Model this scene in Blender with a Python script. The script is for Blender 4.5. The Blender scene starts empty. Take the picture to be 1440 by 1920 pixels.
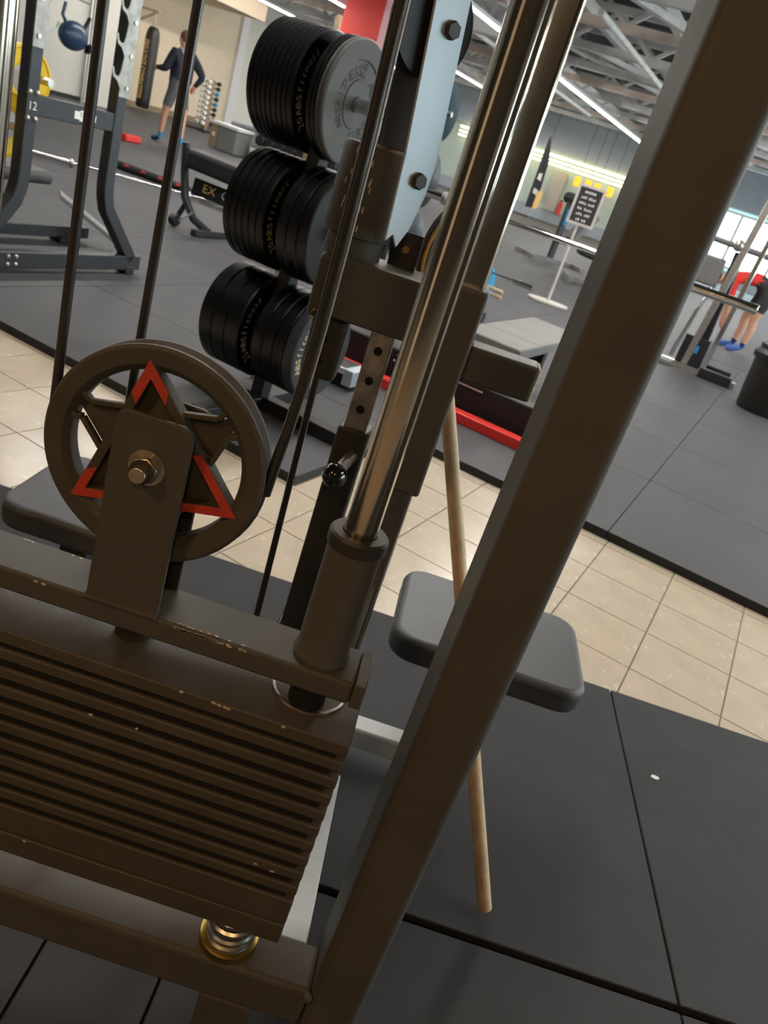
import bpy, bmesh, math, random
from mathutils import Vector, Matrix, Euler
random.seed(7)
S = bpy.context.scene
COL = S.collection
PI = math.pi

# ------------------------------------------------------------------ camera
FPX = 1490.0                                   # focal length in pixels of the 1440x1920 frame
cam_data = bpy.data.cameras.new('camera')
cam_data.sensor_fit = 'VERTICAL'
cam_data.sensor_height = 36.0
cam_data.lens = FPX / 1920.0 * 36.0
cam_data.clip_start = 0.02
cam_data.clip_end = 200
cam = bpy.data.objects.new('camera', cam_data)
COL.objects.link(cam)
PITCH = math.radians(24.2147)
ROLL = math.radians(18.6045)
cam.matrix_world = (Matrix.Translation((0, 0, 1.25)) @ Matrix.Rotation(PI / 2 - PITCH, 4, 'X')
                    @ Matrix.Rotation(ROLL, 4, 'Z'))
S.camera = cam
cam_data.dof.use_dof = True
cam_data.dof.focus_distance = 0.95
cam_data.dof.aperture_fstop = 11.0

# ------------------------------------------------------------------ world, exposure
W = bpy.data.worlds.new('world')
S.world = W
W.use_nodes = True
W.node_tree.nodes['Background'].inputs[0].default_value = (0.9, 0.95, 1.0, 1)
W.node_tree.nodes['Background'].inputs[1].default_value = 0.25
S.view_settings.view_transform = 'Standard'
S.view_settings.look = 'None'
S.view_settings.gamma = 1
S.view_settings.use_curve_mapping = False
S.view_settings.exposure = 0.0
LED_POWER = 78.0          # strength of the ceiling light lines
WARM_POWER = 23.0         # warm ceiling lamp behind the photographer
WIN_POWER = 7.0           # daylight in the windows

# ------------------------------------------------------------------ gym axes (turned 21 degrees to the machine)
GA = math.radians(21.0)
def G(u, v, z=0.0):
    return Vector((u * math.cos(GA) + v * math.sin(GA), -u * math.sin(GA) + v * math.cos(GA), z))
ZF = 0.025                                     # top of the rubber gym floor

# ------------------------------------------------------------------ materials
MATS = {}
def mat(name, col, rough=0.5, metal=0.0, var=0.0, scale=30.0, bump=0.0, bscale=None, emit=None, spec=0.5,
        speck=None, speck_scale=120.0, speck_size=0.72, coat=0.0, coords='Object'):
    m = bpy.data.materials.new(name)
    m.use_nodes = True
    nt = m.node_tree
    b = nt.nodes['Principled BSDF']
    b.inputs['Roughness'].default_value = rough
    b.inputs['Metallic'].default_value = metal
    b.inputs['Specular IOR Level'].default_value = spec
    b.inputs['Coat Weight'].default_value = coat
    c = (col[0], col[1], col[2], 1)
    b.inputs['Base Color'].default_value = c
    tc = nt.nodes.new('ShaderNodeTexCoord')
    out = None
    if var > 0:
        n = nt.nodes.new('ShaderNodeTexNoise')
        n.inputs['Scale'].default_value = scale
        n.inputs['Detail'].default_value = 5
        nt.links.new(tc.outputs[coords], n.inputs['Vector'])
        r = nt.nodes.new('ShaderNodeValToRGB')
        r.color_ramp.elements[0].position = 0.3
        r.color_ramp.elements[1].position = 0.7
        r.color_ramp.elements[0].color = tuple(max(0, x * (1 - var)) for x in col) + (1,)
        r.color_ramp.elements[1].color = tuple(min(1, x * (1 + var)) for x in col) + (1,)
        nt.links.new(n.outputs['Fac'], r.inputs['Fac'])
        out = r.outputs['Color']
    if speck is not None:
        n2 = nt.nodes.new('ShaderNodeTexNoise')
        n2.inputs['Scale'].default_value = speck_scale
        n2.inputs['Detail'].default_value = 2
        nt.links.new(tc.outputs[coords], n2.inputs['Vector'])
        r2 = nt.nodes.new('ShaderNodeValToRGB')
        r2.color_ramp.elements[0].position = speck_size
        r2.color_ramp.elements[1].position = speck_size + 0.03
        r2.color_ramp.elements[0].color = (0, 0, 0, 1)
        r2.color_ramp.elements[1].color = (1, 1, 1, 1)
        nt.links.new(n2.outputs['Fac'], r2.inputs['Fac'])
        mx = nt.nodes.new('ShaderNodeMix')
        mx.data_type = 'RGBA'
        mx.inputs[6].default_value = c
        mx.inputs[7].default_value = (speck[0], speck[1], speck[2], 1)
        if out is not None:
            nt.links.new(out, mx.inputs[6])
        nt.links.new(r2.outputs['Color'], mx.inputs[0])
        out = mx.outputs[2]
    if out is not None:
        nt.links.new(out, b.inputs['Base Color'])
    if bump > 0:
        n3 = nt.nodes.new('ShaderNodeTexNoise')
        n3.inputs['Scale'].default_value = bscale or scale * 4
        n3.inputs['Detail'].default_value = 3
        nt.links.new(tc.outputs[coords], n3.inputs['Vector'])
        bp = nt.nodes.new('ShaderNodeBump')
        bp.inputs['Strength'].default_value = bump
        bp.inputs['Distance'].default_value = 0.002
        nt.links.new(n3.outputs['Fac'], bp.inputs['Height'])
        nt.links.new(bp.outputs['Normal'], b.inputs['Normal'])
    if emit:
        b.inputs['Emission Color'].default_value = (emit[0], emit[1], emit[2], 1)
        b.inputs['Emission Strength'].default_value = emit[3]
    MATS[name] = m
    return m

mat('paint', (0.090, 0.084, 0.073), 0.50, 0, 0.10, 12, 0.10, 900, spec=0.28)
mat('paint_plate', (0.080, 0.068, 0.050), 0.55, 0, 0.15, 10, 0.25, 700)
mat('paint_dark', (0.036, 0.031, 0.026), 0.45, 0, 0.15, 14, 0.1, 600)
mat('paint_silver', (0.52, 0.60, 0.66), 0.38, 0.25, 0.04, 9, 0.03, 300)
mat('paint_pale', (0.50, 0.50, 0.49), 0.45, 0, 0.08, 14, 0.05, 300)
mat('chip', (0.62, 0.52, 0.40), 0.7, 0, 0.3, 200)
mat('chrome', (0.56, 0.49, 0.40), 0.13, 1.0, 0.05, 8)
mat('chrome_clean', (0.80, 0.80, 0.80), 0.12, 1.0, 0.03, 8)
mat('steel_worn', (0.52, 0.46, 0.38), 0.34, 1.0, 0.35, 40)
mat('steel', (0.60, 0.58, 0.55), 0.35, 1.0, 0.10, 30)
mat('wheel', (0.074, 0.066, 0.052), 0.55, 0, 0.12, 25, 0.15, 500)
mat('red_paint', (0.55, 0.055, 0.030), 0.5, 0, 0.12, 60)
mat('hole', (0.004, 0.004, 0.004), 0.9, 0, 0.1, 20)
mat('cable', (0.022, 0.019, 0.017), 0.35, 0, 0.2, 60, coat=0.3)
mat('knob', (0.010, 0.009, 0.009), 0.10, 0, 0.1, 20, coat=1.0)
mat('leather', (0.060, 0.061, 0.066), 0.42, 0, 0.12, 14, 0.25, 600)
mat('mat_rubber', (0.020, 0.020, 0.0215), 0.72, 0, 0.22, 5, 0.5, 500, speck=(0.075, 0.072, 0.07), speck_scale=230, speck_size=0.70)
mat('gym_rubber', (0.064, 0.064, 0.069), 0.62, 0, 0.10, 1.6, 0.4, 350, speck=(0.10, 0.10, 0.107), speck_scale=160, speck_size=0.70)
mat('rubber_edge', (0.016, 0.016, 0.017), 0.7, 0, 0.15, 20)
mat('grout', (0.34, 0.30, 0.24), 0.9, 0, 0.1, 30)
mat('tile', (0.56, 0.475, 0.365), 0.22, 0, 0.07, 7, 0.05, 60, speck=(0.68, 0.61, 0.50), speck_scale=38, speck_size=0.66)
mat('wood', (0.66, 0.48, 0.29), 0.5, 0, 0.18, 40, 0.1, 200)
mat('wall_cream', (0.78, 0.68, 0.50), 0.85, 0, 0.03, 3)
mat('wall_grey', (0.62, 0.60, 0.54), 0.85, 0, 0.03, 3)
mat('wall_blue', (0.40, 0.45, 0.50), 0.85, 0, 0.03, 3)
mat('wall_mint', (0.55, 0.66, 0.61), 0.85, 0, 0.03, 3)
mat('wall_warm', (0.045, 0.034, 0.026), 0.85, 0, 0.05, 3)
mat('skirting', (0.30, 0.22, 0.14), 0.7, 0, 0.1, 20)
mat('roof_dark', (0.022, 0.025, 0.025), 0.9, 0, 0.3, 2)
mat('truss', (0.66, 0.65, 0.63), 0.6, 0, 0.15, 3)
mat('truss_rust', (0.66, 0.54, 0.47), 0.6, 0, 0.15, 3)
mat('led', (0.9, 0.9, 0.85), 0.5, emit=(1.0, 0.965, 0.90, LED_POWER))
mat('led_wall', (0.9, 0.85, 0.7), 0.5, emit=(1.0, 0.86, 0.52, 4.0))
mat('lamp_case', (0.75, 0.75, 0.74), 0.5, 0, 0.03, 10)
mat('lamp_orange', (0.9, 0.45, 0.02), 0.5, emit=(1.0, 0.48, 0.02, 1.1))
mat('window_light', (0.6, 0.8, 0.85), 0.3, emit=(0.74, 0.93, 1.0, WIN_POWER))
mat('red_wall', (0.74, 0.032, 0.025), 0.55, 0, 0.03, 2)
mat('pink_wall', (0.72, 0.36, 0.37), 0.6, 0, 0.03, 2)
mat('bumper', (0.005, 0.005, 0.006), 0.34, 0, 0.25, 18, 0.06, 300, spec=0.32)
mat('bumper_grey', (0.082, 0.081, 0.077), 0.6, 0, 0.10, 16, 0.08, 300)
mat('bumper_blue', (0.026, 0.030, 0.041), 0.45, 0, 0.15, 18)
mat('ink_dark', (0.040, 0.036, 0.034), 0.7, 0, 0.3, 60)
mat('ink_yellow', (0.72, 0.66, 0.34), 0.6, 0, 0.1, 40)
mat('ink_white', (0.80, 0.80, 0.76), 0.6, 0, 0.05, 40)
mat('ink_orange', (1.0, 0.58, 0.20), 0.6, 0, 0.1, 40)
mat('rack_blue', (0.026, 0.029, 0.034), 0.42, 0, 0.08, 6)
mat('plate_zinc', (0.36, 0.36, 0.34), 0.45, 0.3, 0.25, 22)
mat('yellow', (0.80, 0.53, 0.015), 0.5, 0, 0.06, 8)
mat('grey_hub', (0.38, 0.36, 0.36), 0.45, 0, 0.06, 8)
mat('green', (0.03, 0.30, 0.12), 0.5, 0, 0.06, 8)
mat('teal', (0.003, 0.028, 0.036), 0.6, 0, 0.06, 8, spec=0.15)
mat('pad_grey', (0.20, 0.195, 0.19), 0.6, 0, 0.08, 8, 0.1, 200)
mat('pad_black', (0.012, 0.012, 0.014), 0.5, 0, 0.1, 10)
mat('bench_red', (0.75, 0.035, 0.030), 0.4, 0, 0.05, 10)
mat('bar_red', (0.55, 0.06, 0.05), 0.6, 0, 0.05, 10)
mat('bag_black', (0.020, 0.017, 0.014), 0.38, 0, 0.15, 9)
mat('bag_blue', (0.030, 0.065, 0.13), 0.30, 0, 0.2, 12)
mat('skin', (0.62, 0.33, 0.22), 0.6, 0, 0.06, 20)
mat('hair', (0.20, 0.10, 0.05), 0.8, 0, 0.2, 60)
mat('hair_dark', (0.03, 0.022, 0.02), 0.8, 0, 0.2, 60)
mat('hoodie', (0.026, 0.027, 0.042), 0.9, 0, 0.15, 20)
mat('hood_white', (0.55, 0.56, 0.60), 0.9, 0, 0.05, 20)
mat('shorts', (0.13, 0.13, 0.13), 0.9, 0, 0.12, 20)
mat('shorts_dark', (0.040, 0.038, 0.040), 0.9, 0, 0.12, 20)
mat('sock_blue', (0.03, 0.28, 0.55), 0.9, 0, 0.1, 20)
mat('sock_navy', (0.015, 0.03, 0.16), 0.9, 0, 0.1, 20)
mat('shoe', (0.05, 0.05, 0.06), 0.7, 0, 0.2, 30)
mat('shoe_blue', (0.07, 0.16, 0.50), 0.7, 0, 0.3, 30)
mat('shirt_red', (0.75, 0.035, 0.025), 0.85, 0, 0.08, 20)
mat('sign_black', (0.035, 0.030, 0.035), 0.7, 0, 0.15, 10)
mat('sign_white', (0.62, 0.58, 0.54), 0.6, 0, 0.05, 10)
mat('brass', (0.55, 0.38, 0.10), 0.35, 1.0, 0.2, 30)
mat('cream_nylon', (0.46, 0.38, 0.26), 0.6, 0, 0.1, 30)
mat('orange_trim', (0.55, 0.28, 0.05), 0.6, 0, 0.1, 30)
mat('flag_black', (0.030, 0.030, 0.040), 0.8, 0, 0.1, 10)
mat('mirror', (0.80, 0.80, 0.80), 0.03, 1.0, 0.01, 3)

# ------------------------------------------------------------------ mesh builder
class MB:
    def __init__(self):
        self.v = []; self.f = []
    def add(self, vs, fs):
        n = len(self.v)
        self.v += [Vector(p) for p in vs]
        self.f += [tuple(i + n for i in f) for f in fs]
        return self
    def box(self, x0, x1, y0, y1, z0, z1, M=None):
        vs = [Vector(p) for p in ((x0,y0,z0),(x1,y0,z0),(x1,y1,z0),(x0,y1,z0),(x0,y0,z1),(x1,y0,z1),(x1,y1,z1),(x0,y1,z1))]
        if M: vs = [M @ p for p in vs]
        return self.add(vs, [(0,3,2,1),(4,5,6,7),(0,1,5,4),(1,2,6,5),(2,3,7,6),(3,0,4,7)])
    def beam(self, p, q, w, h, up=(0,0,1)):
        """rectangular bar from p to q, w sideways, h along up"""
        p = Vector(p); q = Vector(q); d = (q - p); L = d.length; d.normalize()
        s = d.cross(Vector(up))
        if s.length < 1e-4: s = d.cross(Vector((1,0,0)))
        s.normalize(); t = s.cross(d)
        M = Matrix((s, d, t)).transposed().to_4x4(); M.translation = p
        return self.box(-w/2, w/2, 0, L, -h/2, h/2, M)
    def cyl(self, p, q, r, r2=None, n=20, caps=True):
        p = Vector(p); q = Vector(q); r2 = r if r2 is None else r2
        d = (q - p).normalized()
        a = d.orthogonal().normalized(); b = d.cross(a)
        vs = []
        for i in range(n):
            t = 2*PI*i/n; o = a*math.cos(t) + b*math.sin(t)
            vs.append(p + o*r); vs.append(q + o*r2)
        fs = [(2*i, 2*((i+1) % n), 2*((i+1) % n)+1, 2*i+1) for i in range(n)]
        if caps:
            fs.append(tuple(2*i for i in reversed(range(n)))); fs.append(tuple(2*i+1 for i in range(n)))
        return self.add(vs, fs)
    def tube(self, pts, r, n=10, closed=False):
        pts = [Vector(p) for p in pts]; m = len(pts); rings = []
        prev = None
        for i, p in enumerate(pts):
            if closed: d = pts[(i+1) % m] - pts[i-1]
            else: d = pts[min(i+1, m-1)] - pts[max(i-1, 0)]
            d.normalize()
            a = d.orthogonal() if prev is None else (prev - d*prev.dot(d))
            a.normalize(); prev = a; b = d.cross(a)
            rr = r[i] if isinstance(r, (list, tuple)) else r
            rings.append([p + (a*math.cos(2*PI*k/n) + b*math.sin(2*PI*k/n))*rr for k in range(n)])
        vs = [p for ring in rings for p in ring]; fs = []
        for i in range(m if closed else m-1):
            j = (i+1) % m
            for k in range(n):
                fs.append((i*n+k, i*n+(k+1) % n, j*n+(k+1) % n, j*n+k))
        if not closed:
            fs.append(tuple(reversed(range(n)))); fs.append(tuple((m-1)*n+k for k in range(n)))
        return self.add(vs, fs)
    def lathe(self, prof, o, axis, n=40, closed=True):
        """prof: list of (radius, distance along axis); a closed ring profile unless closed is False"""
        o = Vector(o); d = Vector(axis).normalized(); a = d.orthogonal().normalized(); b = d.cross(a)
        m = len(prof); vs = []
        for i in range(n):
            t = 2*PI*i/n; e = a*math.cos(t) + b*math.sin(t)
            for (r, h) in prof: vs.append(o + e*r + d*h)
        fs = []
        for i in range(n):
            j = (i+1) % n
            for k in range(m if closed else m-1):
                l = (k+1) % m
                fs.append((i*m+k, i*m+l, j*m+l, j*m+k))
        return self.add(vs, fs)
    def prism(self, poly, o, ax, ay, depth):
        """polygon in the plane o + ax*x + ay*y, pushed by depth along ax x ay"""
        o = Vector(o); ax = Vector(ax); ay = Vector(ay); nrm = ax.cross(ay).normalized()
        n = len(poly)
        vs = [o + ax*x + ay*y for x, y in poly] + [o + ax*x + ay*y + nrm*depth for x, y in poly]
        fs = [tuple(reversed(range(n))), tuple(range(n, 2*n))]
        fs += [(i, (i+1) % n, n+(i+1) % n, n+i) for i in range(n)]
        return self.add(vs, fs)
    def ringprism(self, outer, inner, o, ax, ay, depth):
        o = Vector(o); ax = Vector(ax); ay = Vector(ay); nrm = ax.cross(ay).normalized(); n = len(outer)
        P = lambda poly, k: [o + ax*x + ay*y + nrm*k for x, y in poly]
        vs = P(outer, 0) + P(inner, 0) + P(outer, depth) + P(inner, depth); fs = []
        for i in range(n):
            j = (i+1) % n
            fs += [(i, n+i, n+j, j), (2*n+i, 2*n+j, 3*n+j, 3*n+i), (i, j, 2*n+j, 2*n+i), (n+i, 3*n+i, 3*n+j, n+j)]
        return self.add(vs, fs)
    def ball(self, c, rx, ry=None, rz=None, n=16, m=10, R=None):
        ry = rx if ry is None else ry; rz = rx if rz is None else rz; c = Vector(c)
        vs = []; fs = []
        for i in range(1, m):
            th = PI*i/m
            for k in range(n):
                ph = 2*PI*k/n
                p = Vector((rx*math.sin(th)*math.cos(ph), ry*math.sin(th)*math.sin(ph), rz*math.cos(th)))
                vs.append(c + (R @ p if R else p))
        p = Vector((0,0,rz)); q = -p
        vs.append(c + (R @ p if R else p)); vs.append(c + (R @ q if R else q))
        for i in range(m-2):
            for k in range(n):
                fs.append((i*n+k, (i+1)*n+k, (i+1)*n+(k+1) % n, i*n+(k+1) % n))
        t = (m-1)*n
        for k in range(n):
            fs.append((t, k, (k+1) % n)); fs.append((t+1, (m-2)*n+(k+1) % n, (m-2)*n+k))
        return self.add(vs, fs)
    def mesh(self, name, smooth=35):
        me = bpy.data.meshes.new(name)
        me.from_pydata([tuple(p) for p in self.v], [], self.f)
        bm = bmesh.new(); bm.from_mesh(me)
        bmesh.ops.recalc_face_normals(bm, faces=bm.faces)
        bm.to_mesh(me); bm.free()
        if smooth:
            me.shade_smooth(); me.set_sharp_from_angle(angle=math.radians(smooth))
        return me

def link(o, parent=None):
    COL.objects.link(o)
    if parent is not None:
        o.parent = parent
    return o
def tag(o, label=None, cat=None, group=None, kind=None):
    if label: o['label'] = label
    if cat: o['category'] = cat
    if group: o['group'] = group
    if kind: o['kind'] = kind
    return o
def empty(name, loc, rz=0.0):
    o = bpy.data.objects.new(name, None); o.empty_display_size = 0.1
    link(o); o.location = loc; o.rotation_euler = (0, 0, rz)
    return o
def thing(name, label, cat, loc, rz=0.0, group=None):
    return tag(empty(name, loc, rz), label, cat, group)
def gthing(name, label, cat, u, v, z=ZF, rot=0.0, group=None):
    """a thing standing on the gym floor; its local x runs along the gym's u axis"""
    return thing(name, label, cat, G(u, v, z), -GA + rot, group)
def part(name, mb, m, parent=None, bevel=0.0, seg=2, smooth=35, label=None, offset=None, kind=None):
    """mb holds coordinates local to the parent (minus offset)"""
    if isinstance(mb, MB):
        if offset is not None:
            for i in range(len(mb.v)): mb.v[i] = mb.v[i] - Vector(offset)
        me = mb.mesh(name, smooth)
        me.materials.append(MATS[m])
    else:
        me = mb
    o = bpy.data.objects.new(name, me); link(o, parent)
    if bevel > 0:
        b = o.modifiers.new('bevel', 'BEVEL'); b.width = bevel; b.segments = seg
        b.limit_method = 'ANGLE'; b.angle_limit = math.radians(40); b.harden_normals = False
    if label: o['label'] = label
    if kind: o['kind'] = kind
    return o
def copy_tree(o, parent=None):
    c = o.copy(); COL.objects.link(c); c.parent = parent
    for ch in list(o.children): copy_tree(ch, c)
    return c
_tc = {}
def glyphs(s, size):
    """flat letter mesh (verts, faces), centred on x, baseline at 0"""
    key = (s, size)
    if key not in _tc:
        cu = bpy.data.curves.new('t', 'FONT'); cu.body = s; cu.size = size; cu.align_x = 'CENTER'; cu.resolution_u = 3
        o = bpy.data.objects.new('t', cu); COL.objects.link(o)
        bpy.context.view_layer.update()
        me = bpy.data.meshes.new_from_object(o.evaluated_get(bpy.context.evaluated_depsgraph_get()))
        _tc[key] = ([v.co.copy() for v in me.vertices], [tuple(p.vertices) for p in me.polygons])
        bpy.data.objects.remove(o); bpy.data.curves.remove(cu); bpy.data.meshes.remove(me)
    return _tc[key]
def letter(mb, s, size, o, ax, ay, lift=0.0006, bend=None):
    vs, fs = glyphs(s, size)
    o = Vector(o); ax = Vector(ax); ay = Vector(ay); n = ax.cross(ay).normalized()
    mb.add([bend(p.x, p.y) if bend else o + ax*p.x + ay*p.y + n*lift for p in vs], fs)
def arc_letters(mb, s, size, o, ax, ay, radius, mid_deg, step_deg, inward=False, lift=0.0008):
    """letters around a circle, mid_deg the angle of the middle one (counter-clockwise from ax)"""
    n = len(s)
    for i, ch in enumerate(s):
        if ch == ' ': continue
        t = math.radians(mid_deg - (i - (n-1)/2)*step_deg*(-1 if inward else 1))
        rad = Vector(ax)*math.cos(t) + Vector(ay)*math.sin(t)
        tan = Vector(ax)*math.sin(t) - Vector(ay)*math.cos(t)
        if inward: rad2, tan2 = -rad, -tan
        else: rad2, tan2 = rad, tan
        letter(mb, ch, size, Vector(o) + rad*radius, tan2, rad2, lift)

# ================================================================== SETTING
def gbox(mb, u0, u1, v0, v1, z0, z1):
    return mb.box(u0, u1, v0, v1, z0, z1)
RZ = -GA
def struct(name, mb, m, loc=(0,0,0), rz=RZ, **k):
    o = part(name, mb, m, None, **k); o.location = loc; o.rotation_euler = (0,0,rz)
    o['kind'] = 'structure'
    return o
FLOOR = struct('floor', MB().box(-20, 14, -4, 38, -0.10, -0.020), 'grout')
# floor tiles, 30 cm, in the gym's own direction
T = 0.305
tm = MB().box(-T/2+0.0025, T/2-0.0025, -T/2+0.0025, T/2-0.0025, -0.020, -0.015)
tile_me = tm.mesh('tile'); tile_me.materials.append(MATS['tile'])
for i in range(-14, 9):
    for j in range(-6, 5):
        u = 0.045 + T*(i+0.5); v = 3.05 + T*(j+0.5)
        w = G(u, v)
        lim = 2.46 if u < -1.45 else 3.42
        if w.y < 1.75 or v - T/2 > lim or w.x > 2.6 or w.x < -3.0: continue
        t = bpy.data.objects.new('tile', tile_me); link(t, FLOOR); t.location = (u, v, 0)
# black mats under the cable machine, aligned with the machine
def mat_piece(x0, x1, y0, y1):
    g = 0.0022
    o = part('mat', MB().box(x0+g, x1-g, y0+g, y1-g, -0.019, 0.0), 'mat_rubber', FLOOR, bevel=0.003)
    o.matrix_parent_inverse = Matrix.Rotation(-RZ, 4, 'Z')
ul = part('mat_underlay', MB().box(-2.17, 2.80, -0.9, 2.068, -0.0198, -0.0185), 'hole', FLOOR); ul.matrix_parent_inverse = Matrix.Rotation(-RZ, 4, 'Z')
for x0 in (-2.18, -1.18, -0.18, 0.82, 1.82):
    mat_piece(x0, x0+1.0, 1.07, 2.075)
for x0, x1 in ((-1.3, -0.29), (-0.29, -0.10), (-0.10, 0.82), (0.82, 1.82), (1.82, 2.82)):
    mat_piece(x0, x1, 0.07, 1.058)
for x0 in (-1.18, -0.18, 0.82):
    mat_piece(x0, x0+1.0, -0.93, 0.07)
# raised rubber floor of the free-weight area: one-metre rubber tiles
PT = 1.05
RUB = struct('floor_rubber', MB().box(-20, 14, 10.8, 38, -0.018, ZF-0.001)
             .box(-20, -8.68, 2.46, 10.8, -0.018, ZF-0.001).box(3.97, 14, 3.42, 10.8, -0.018, ZF-0.001), 'gym_rubber')
g = 0.004
pt_me = MB().box(g/2, PT-g/2, g/2, PT-g/2, -0.019, ZF)
pt_me = pt_me.mesh('rubber_tile'); pt_me.materials.append(MATS['gym_rubber']); pt_me.materials.append(MATS['rubber_edge'])
for p in pt_me.polygons:
    if abs(p.normal.z) < 0.5: p.material_index = 1
for i in range(-7, 5):
    for j in range(-1, 7):
        u = -0.28 + PT*i - PT; v = 3.42 + PT*j
        if j < 0 and u > -1.5: continue
        if u > 3.9: continue
        t = bpy.data.objects.new('rubber_tile', pt_me); link(t, RUB)
        t.location = (u, v, 0)
        if j < 0:
            t.location.y = 2.46; t.scale.y = (3.42 - 2.46)/PT
# walls
struct('wall_back', MB().box(-22, 14, 36.0, 36.3, 0, 2.75), 'wall_mint')
struct('wall_back_upper', MB().box(-22, 14, 35.7, 36.3, 2.75, 5.4), 'wall_blue')
struct('baseboard_back', MB().box(-22, 14, 35.93, 36.0, 0, 0.5), 'wall_blue')
struct('wall_left', MB().box(-16.6, -16.3, 13.9, 20.1, 0, 3.0), 'wall_cream')
struct('wall_left_front', MB().box(-16.6, -14.4, 2.0, 13.2, 0, 5.4), 'wall_grey')
struct('trim_1', MB().box(-16.6, -14.25, 13.2, 13.9, 0, 5.4), 'wall_grey')
struct('baseboard_left', MB().box(-16.3, -16.25, 13.9, 20.1, 0.0, 0.16), 'skirting')
struct('baseboard_left_front', MB().box(-14.4, -14.36, 2.0, 13.2, 0.0, 0.10), 'pad_black')
struct('wall_left_rear', MB().box(-22.0, -21.7, 13.9, 36, 0, 5.4), 'wall_grey')
struct('ceiling_soffit', MB().box(-16.6, -14.2, 13.9, 18.4, 2.80, 3.15), 'wall_cream')
struct('trim_2', MB().box(-16.6, -16.2, 20.1, 20.4, 0, 3.2), 'lamp_case')
struct('wall_right', MB().box(13.0, 13.3, -4, 36, 0, 5.4), 'wall_grey')
struct('wall_front', MB().box(-22, 14, -4.3, -4.0, 0, 5.4), 'wall_warm')
# ceiling deck and steelwork
CEIL = struct('ceiling', MB().box(-22, 14, -4.3, 36.3, 5.4, 5.6), 'roof_dark')
def steel(name, p, q, w, h, m='truss'):
    part(name, MB().beam(p, q, w, h), m, CEIL)
for k, v in enumerate((4.5, 7.5, 10.5, 13.0, 15.5, 18.0, 20.5, 23.0, 25.5, 28.0, 30.5, 33.0)):
    m = 'truss_rust' if k % 3 == 1 else 'truss'
    steel('girder', (-20, v, 4.02), (13, v, 4.02), 0.16, 0.14, m)
    steel('girder', (-20, v, 4.75), (13, v, 4.75), 0.14, 0.14, 'truss')
    if v > 9:
        for i in range(14):
            u = -19 + i*1.8
            steel('truss_brace', (u, v, 4.05), (u+0.9, v, 4.72), 0.07, 0.07)
            steel('truss_brace', (u+0.9, v, 4.72), (u+1.8, v, 4.05), 0.07, 0.07)
for u in (-18, -14.8, -10.2, -8.6, -5.6, -3.9, 0.5, 4.5):
    steel('purlin', (u, 3, 4.36), (u, 36, 4.36), 0.14, 0.20)
for (u0, v0, u1, v1) in ((-5.0, 7.6, -3.0, 13.0), (-6.6, 8.0, -3.4, 15.5), (-2.0, 7.5, -6.0, 13.0), (-9.5, 13, -4.0, 23), (-7.5, 18, -2.5, 28), (-13, 13, -9, 23)):
    steel('cross_brace', (u0, v0, 4.14), (u1, v1, 4.14), 0.14, 0.10)
for u, v0, v1, z in ((-6.4, 8, 18, 3.86), (-9.0, 10, 30, 3.9), (-4.6, 14, 33, 3.88), (-13.6, 14, 33, 3.9)):
    part('air_pipe', MB().cyl((u, v0, z), (u, v1, z), 0.055, n=12), 'truss', CEIL)
for u, v in ((-5.3, 10.2), (-5.0, 12.0), (-7.9, 17.2)):
    part('ceiling_unit', MB().box(u-0.5, u+0.5, v-0.16, v+0.16, 3.62, 3.92), 'lamp_case', CEIL, bevel=0.03)
# ceiling light lines
def led(u, v0, v1, label, z=3.6):
    t = gthing('line_light', label, 'light', u, (v0+v1)/2, z, group='linear ceiling lights')
    L = (v1-v0)/2
    part('housing', MB().box(-0.06, 0.06, -L, L, 0.02, 0.09), 'lamp_case', t)
    part('diffuser', MB().box(-0.05, 0.05, -L, L, 0.0, 0.02), 'led', t)
    for y in (-L*0.8, L*0.8): part('hanger', MB().cyl((0, y, 0.09), (0, y, 5.4-z), 0.008, n=6), 'truss', t)
led(-17.2, 21.0, 23.6, 'ceiling light line above the far left dumbbell area')
led(-17.2, 25.0, 33.0, 'ceiling light line at the far left end of the hall')
led(-12.25, 12.0, 18.7, 'ceiling light line ending beside the red column')
led(-12.25, 25.2, 33.5, 'ceiling light line between silver cheek plate and chrome rod')
led(-7.1, 10.0, 16.2, 'ceiling light line at the top beside the bolted cheek plate')
led(-7.15, 20.2, 30.9, 'longest ceiling light line, right of the chrome rods')
led(-7.1, 1.0, 8.4, 'unseen ceiling light line added to brighten the left tiles')  # unseen segment added for more light on the left tiles
led(-2.0, 1.5, 12.0, 'unseen ceiling light line added above the big front post')  # unseen segment added for more light on tiles and machine tops
led(-2.0, 15.0, 31.0, 'ceiling light line seen right of the big front post')
led(3.1, 2.0, 12.0, 'ceiling light line on the right over the tiled walkway')
led(3.1, 15.0, 31.0, 'ceiling light line on the far right')
led(8.2, 4.0, 30.0, 'ceiling light line beside the right windows')
# glowing strips and round lamps on the far wall
for k, (z, d) in enumerate(((2.58, 0.09), (2.40, 0.06), (2.25, 0.06))):
    t = gthing('strip_light', ('topmost', 'middle', 'lowest')[k] + ' of three warm glowing strips along the far wall', 'light', -9.5, 35.55, z, group='strips on the far wall')
    part('tube', MB().box(-6.5, 5.0, -0.05, 0.05, -d/2, d/2), 'led_wall', t)
    part('bracket', MB().box(-6.5, 5.0, 0.05, 0.14, -0.02, 0.02), 'lamp_case', t)
def pendant(u, v, z, label):
    t = gthing('pendant_lamp', label, 'lamp', u, v, z, group='orange lamps by the far wall')
    part('shade', MB().lathe([(0.0, 0.20), (0.12, 0.17), (0.14, 0.0), (0.12, -0.17), (0.0, -0.20)], (0,0,0), (0,0,1), 20, closed=False), 'lamp_orange', t)
    part('cord', MB().cyl((0,0,0.22), (0,0,3.2), 0.01, n=6), 'pad_black', t)
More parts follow.
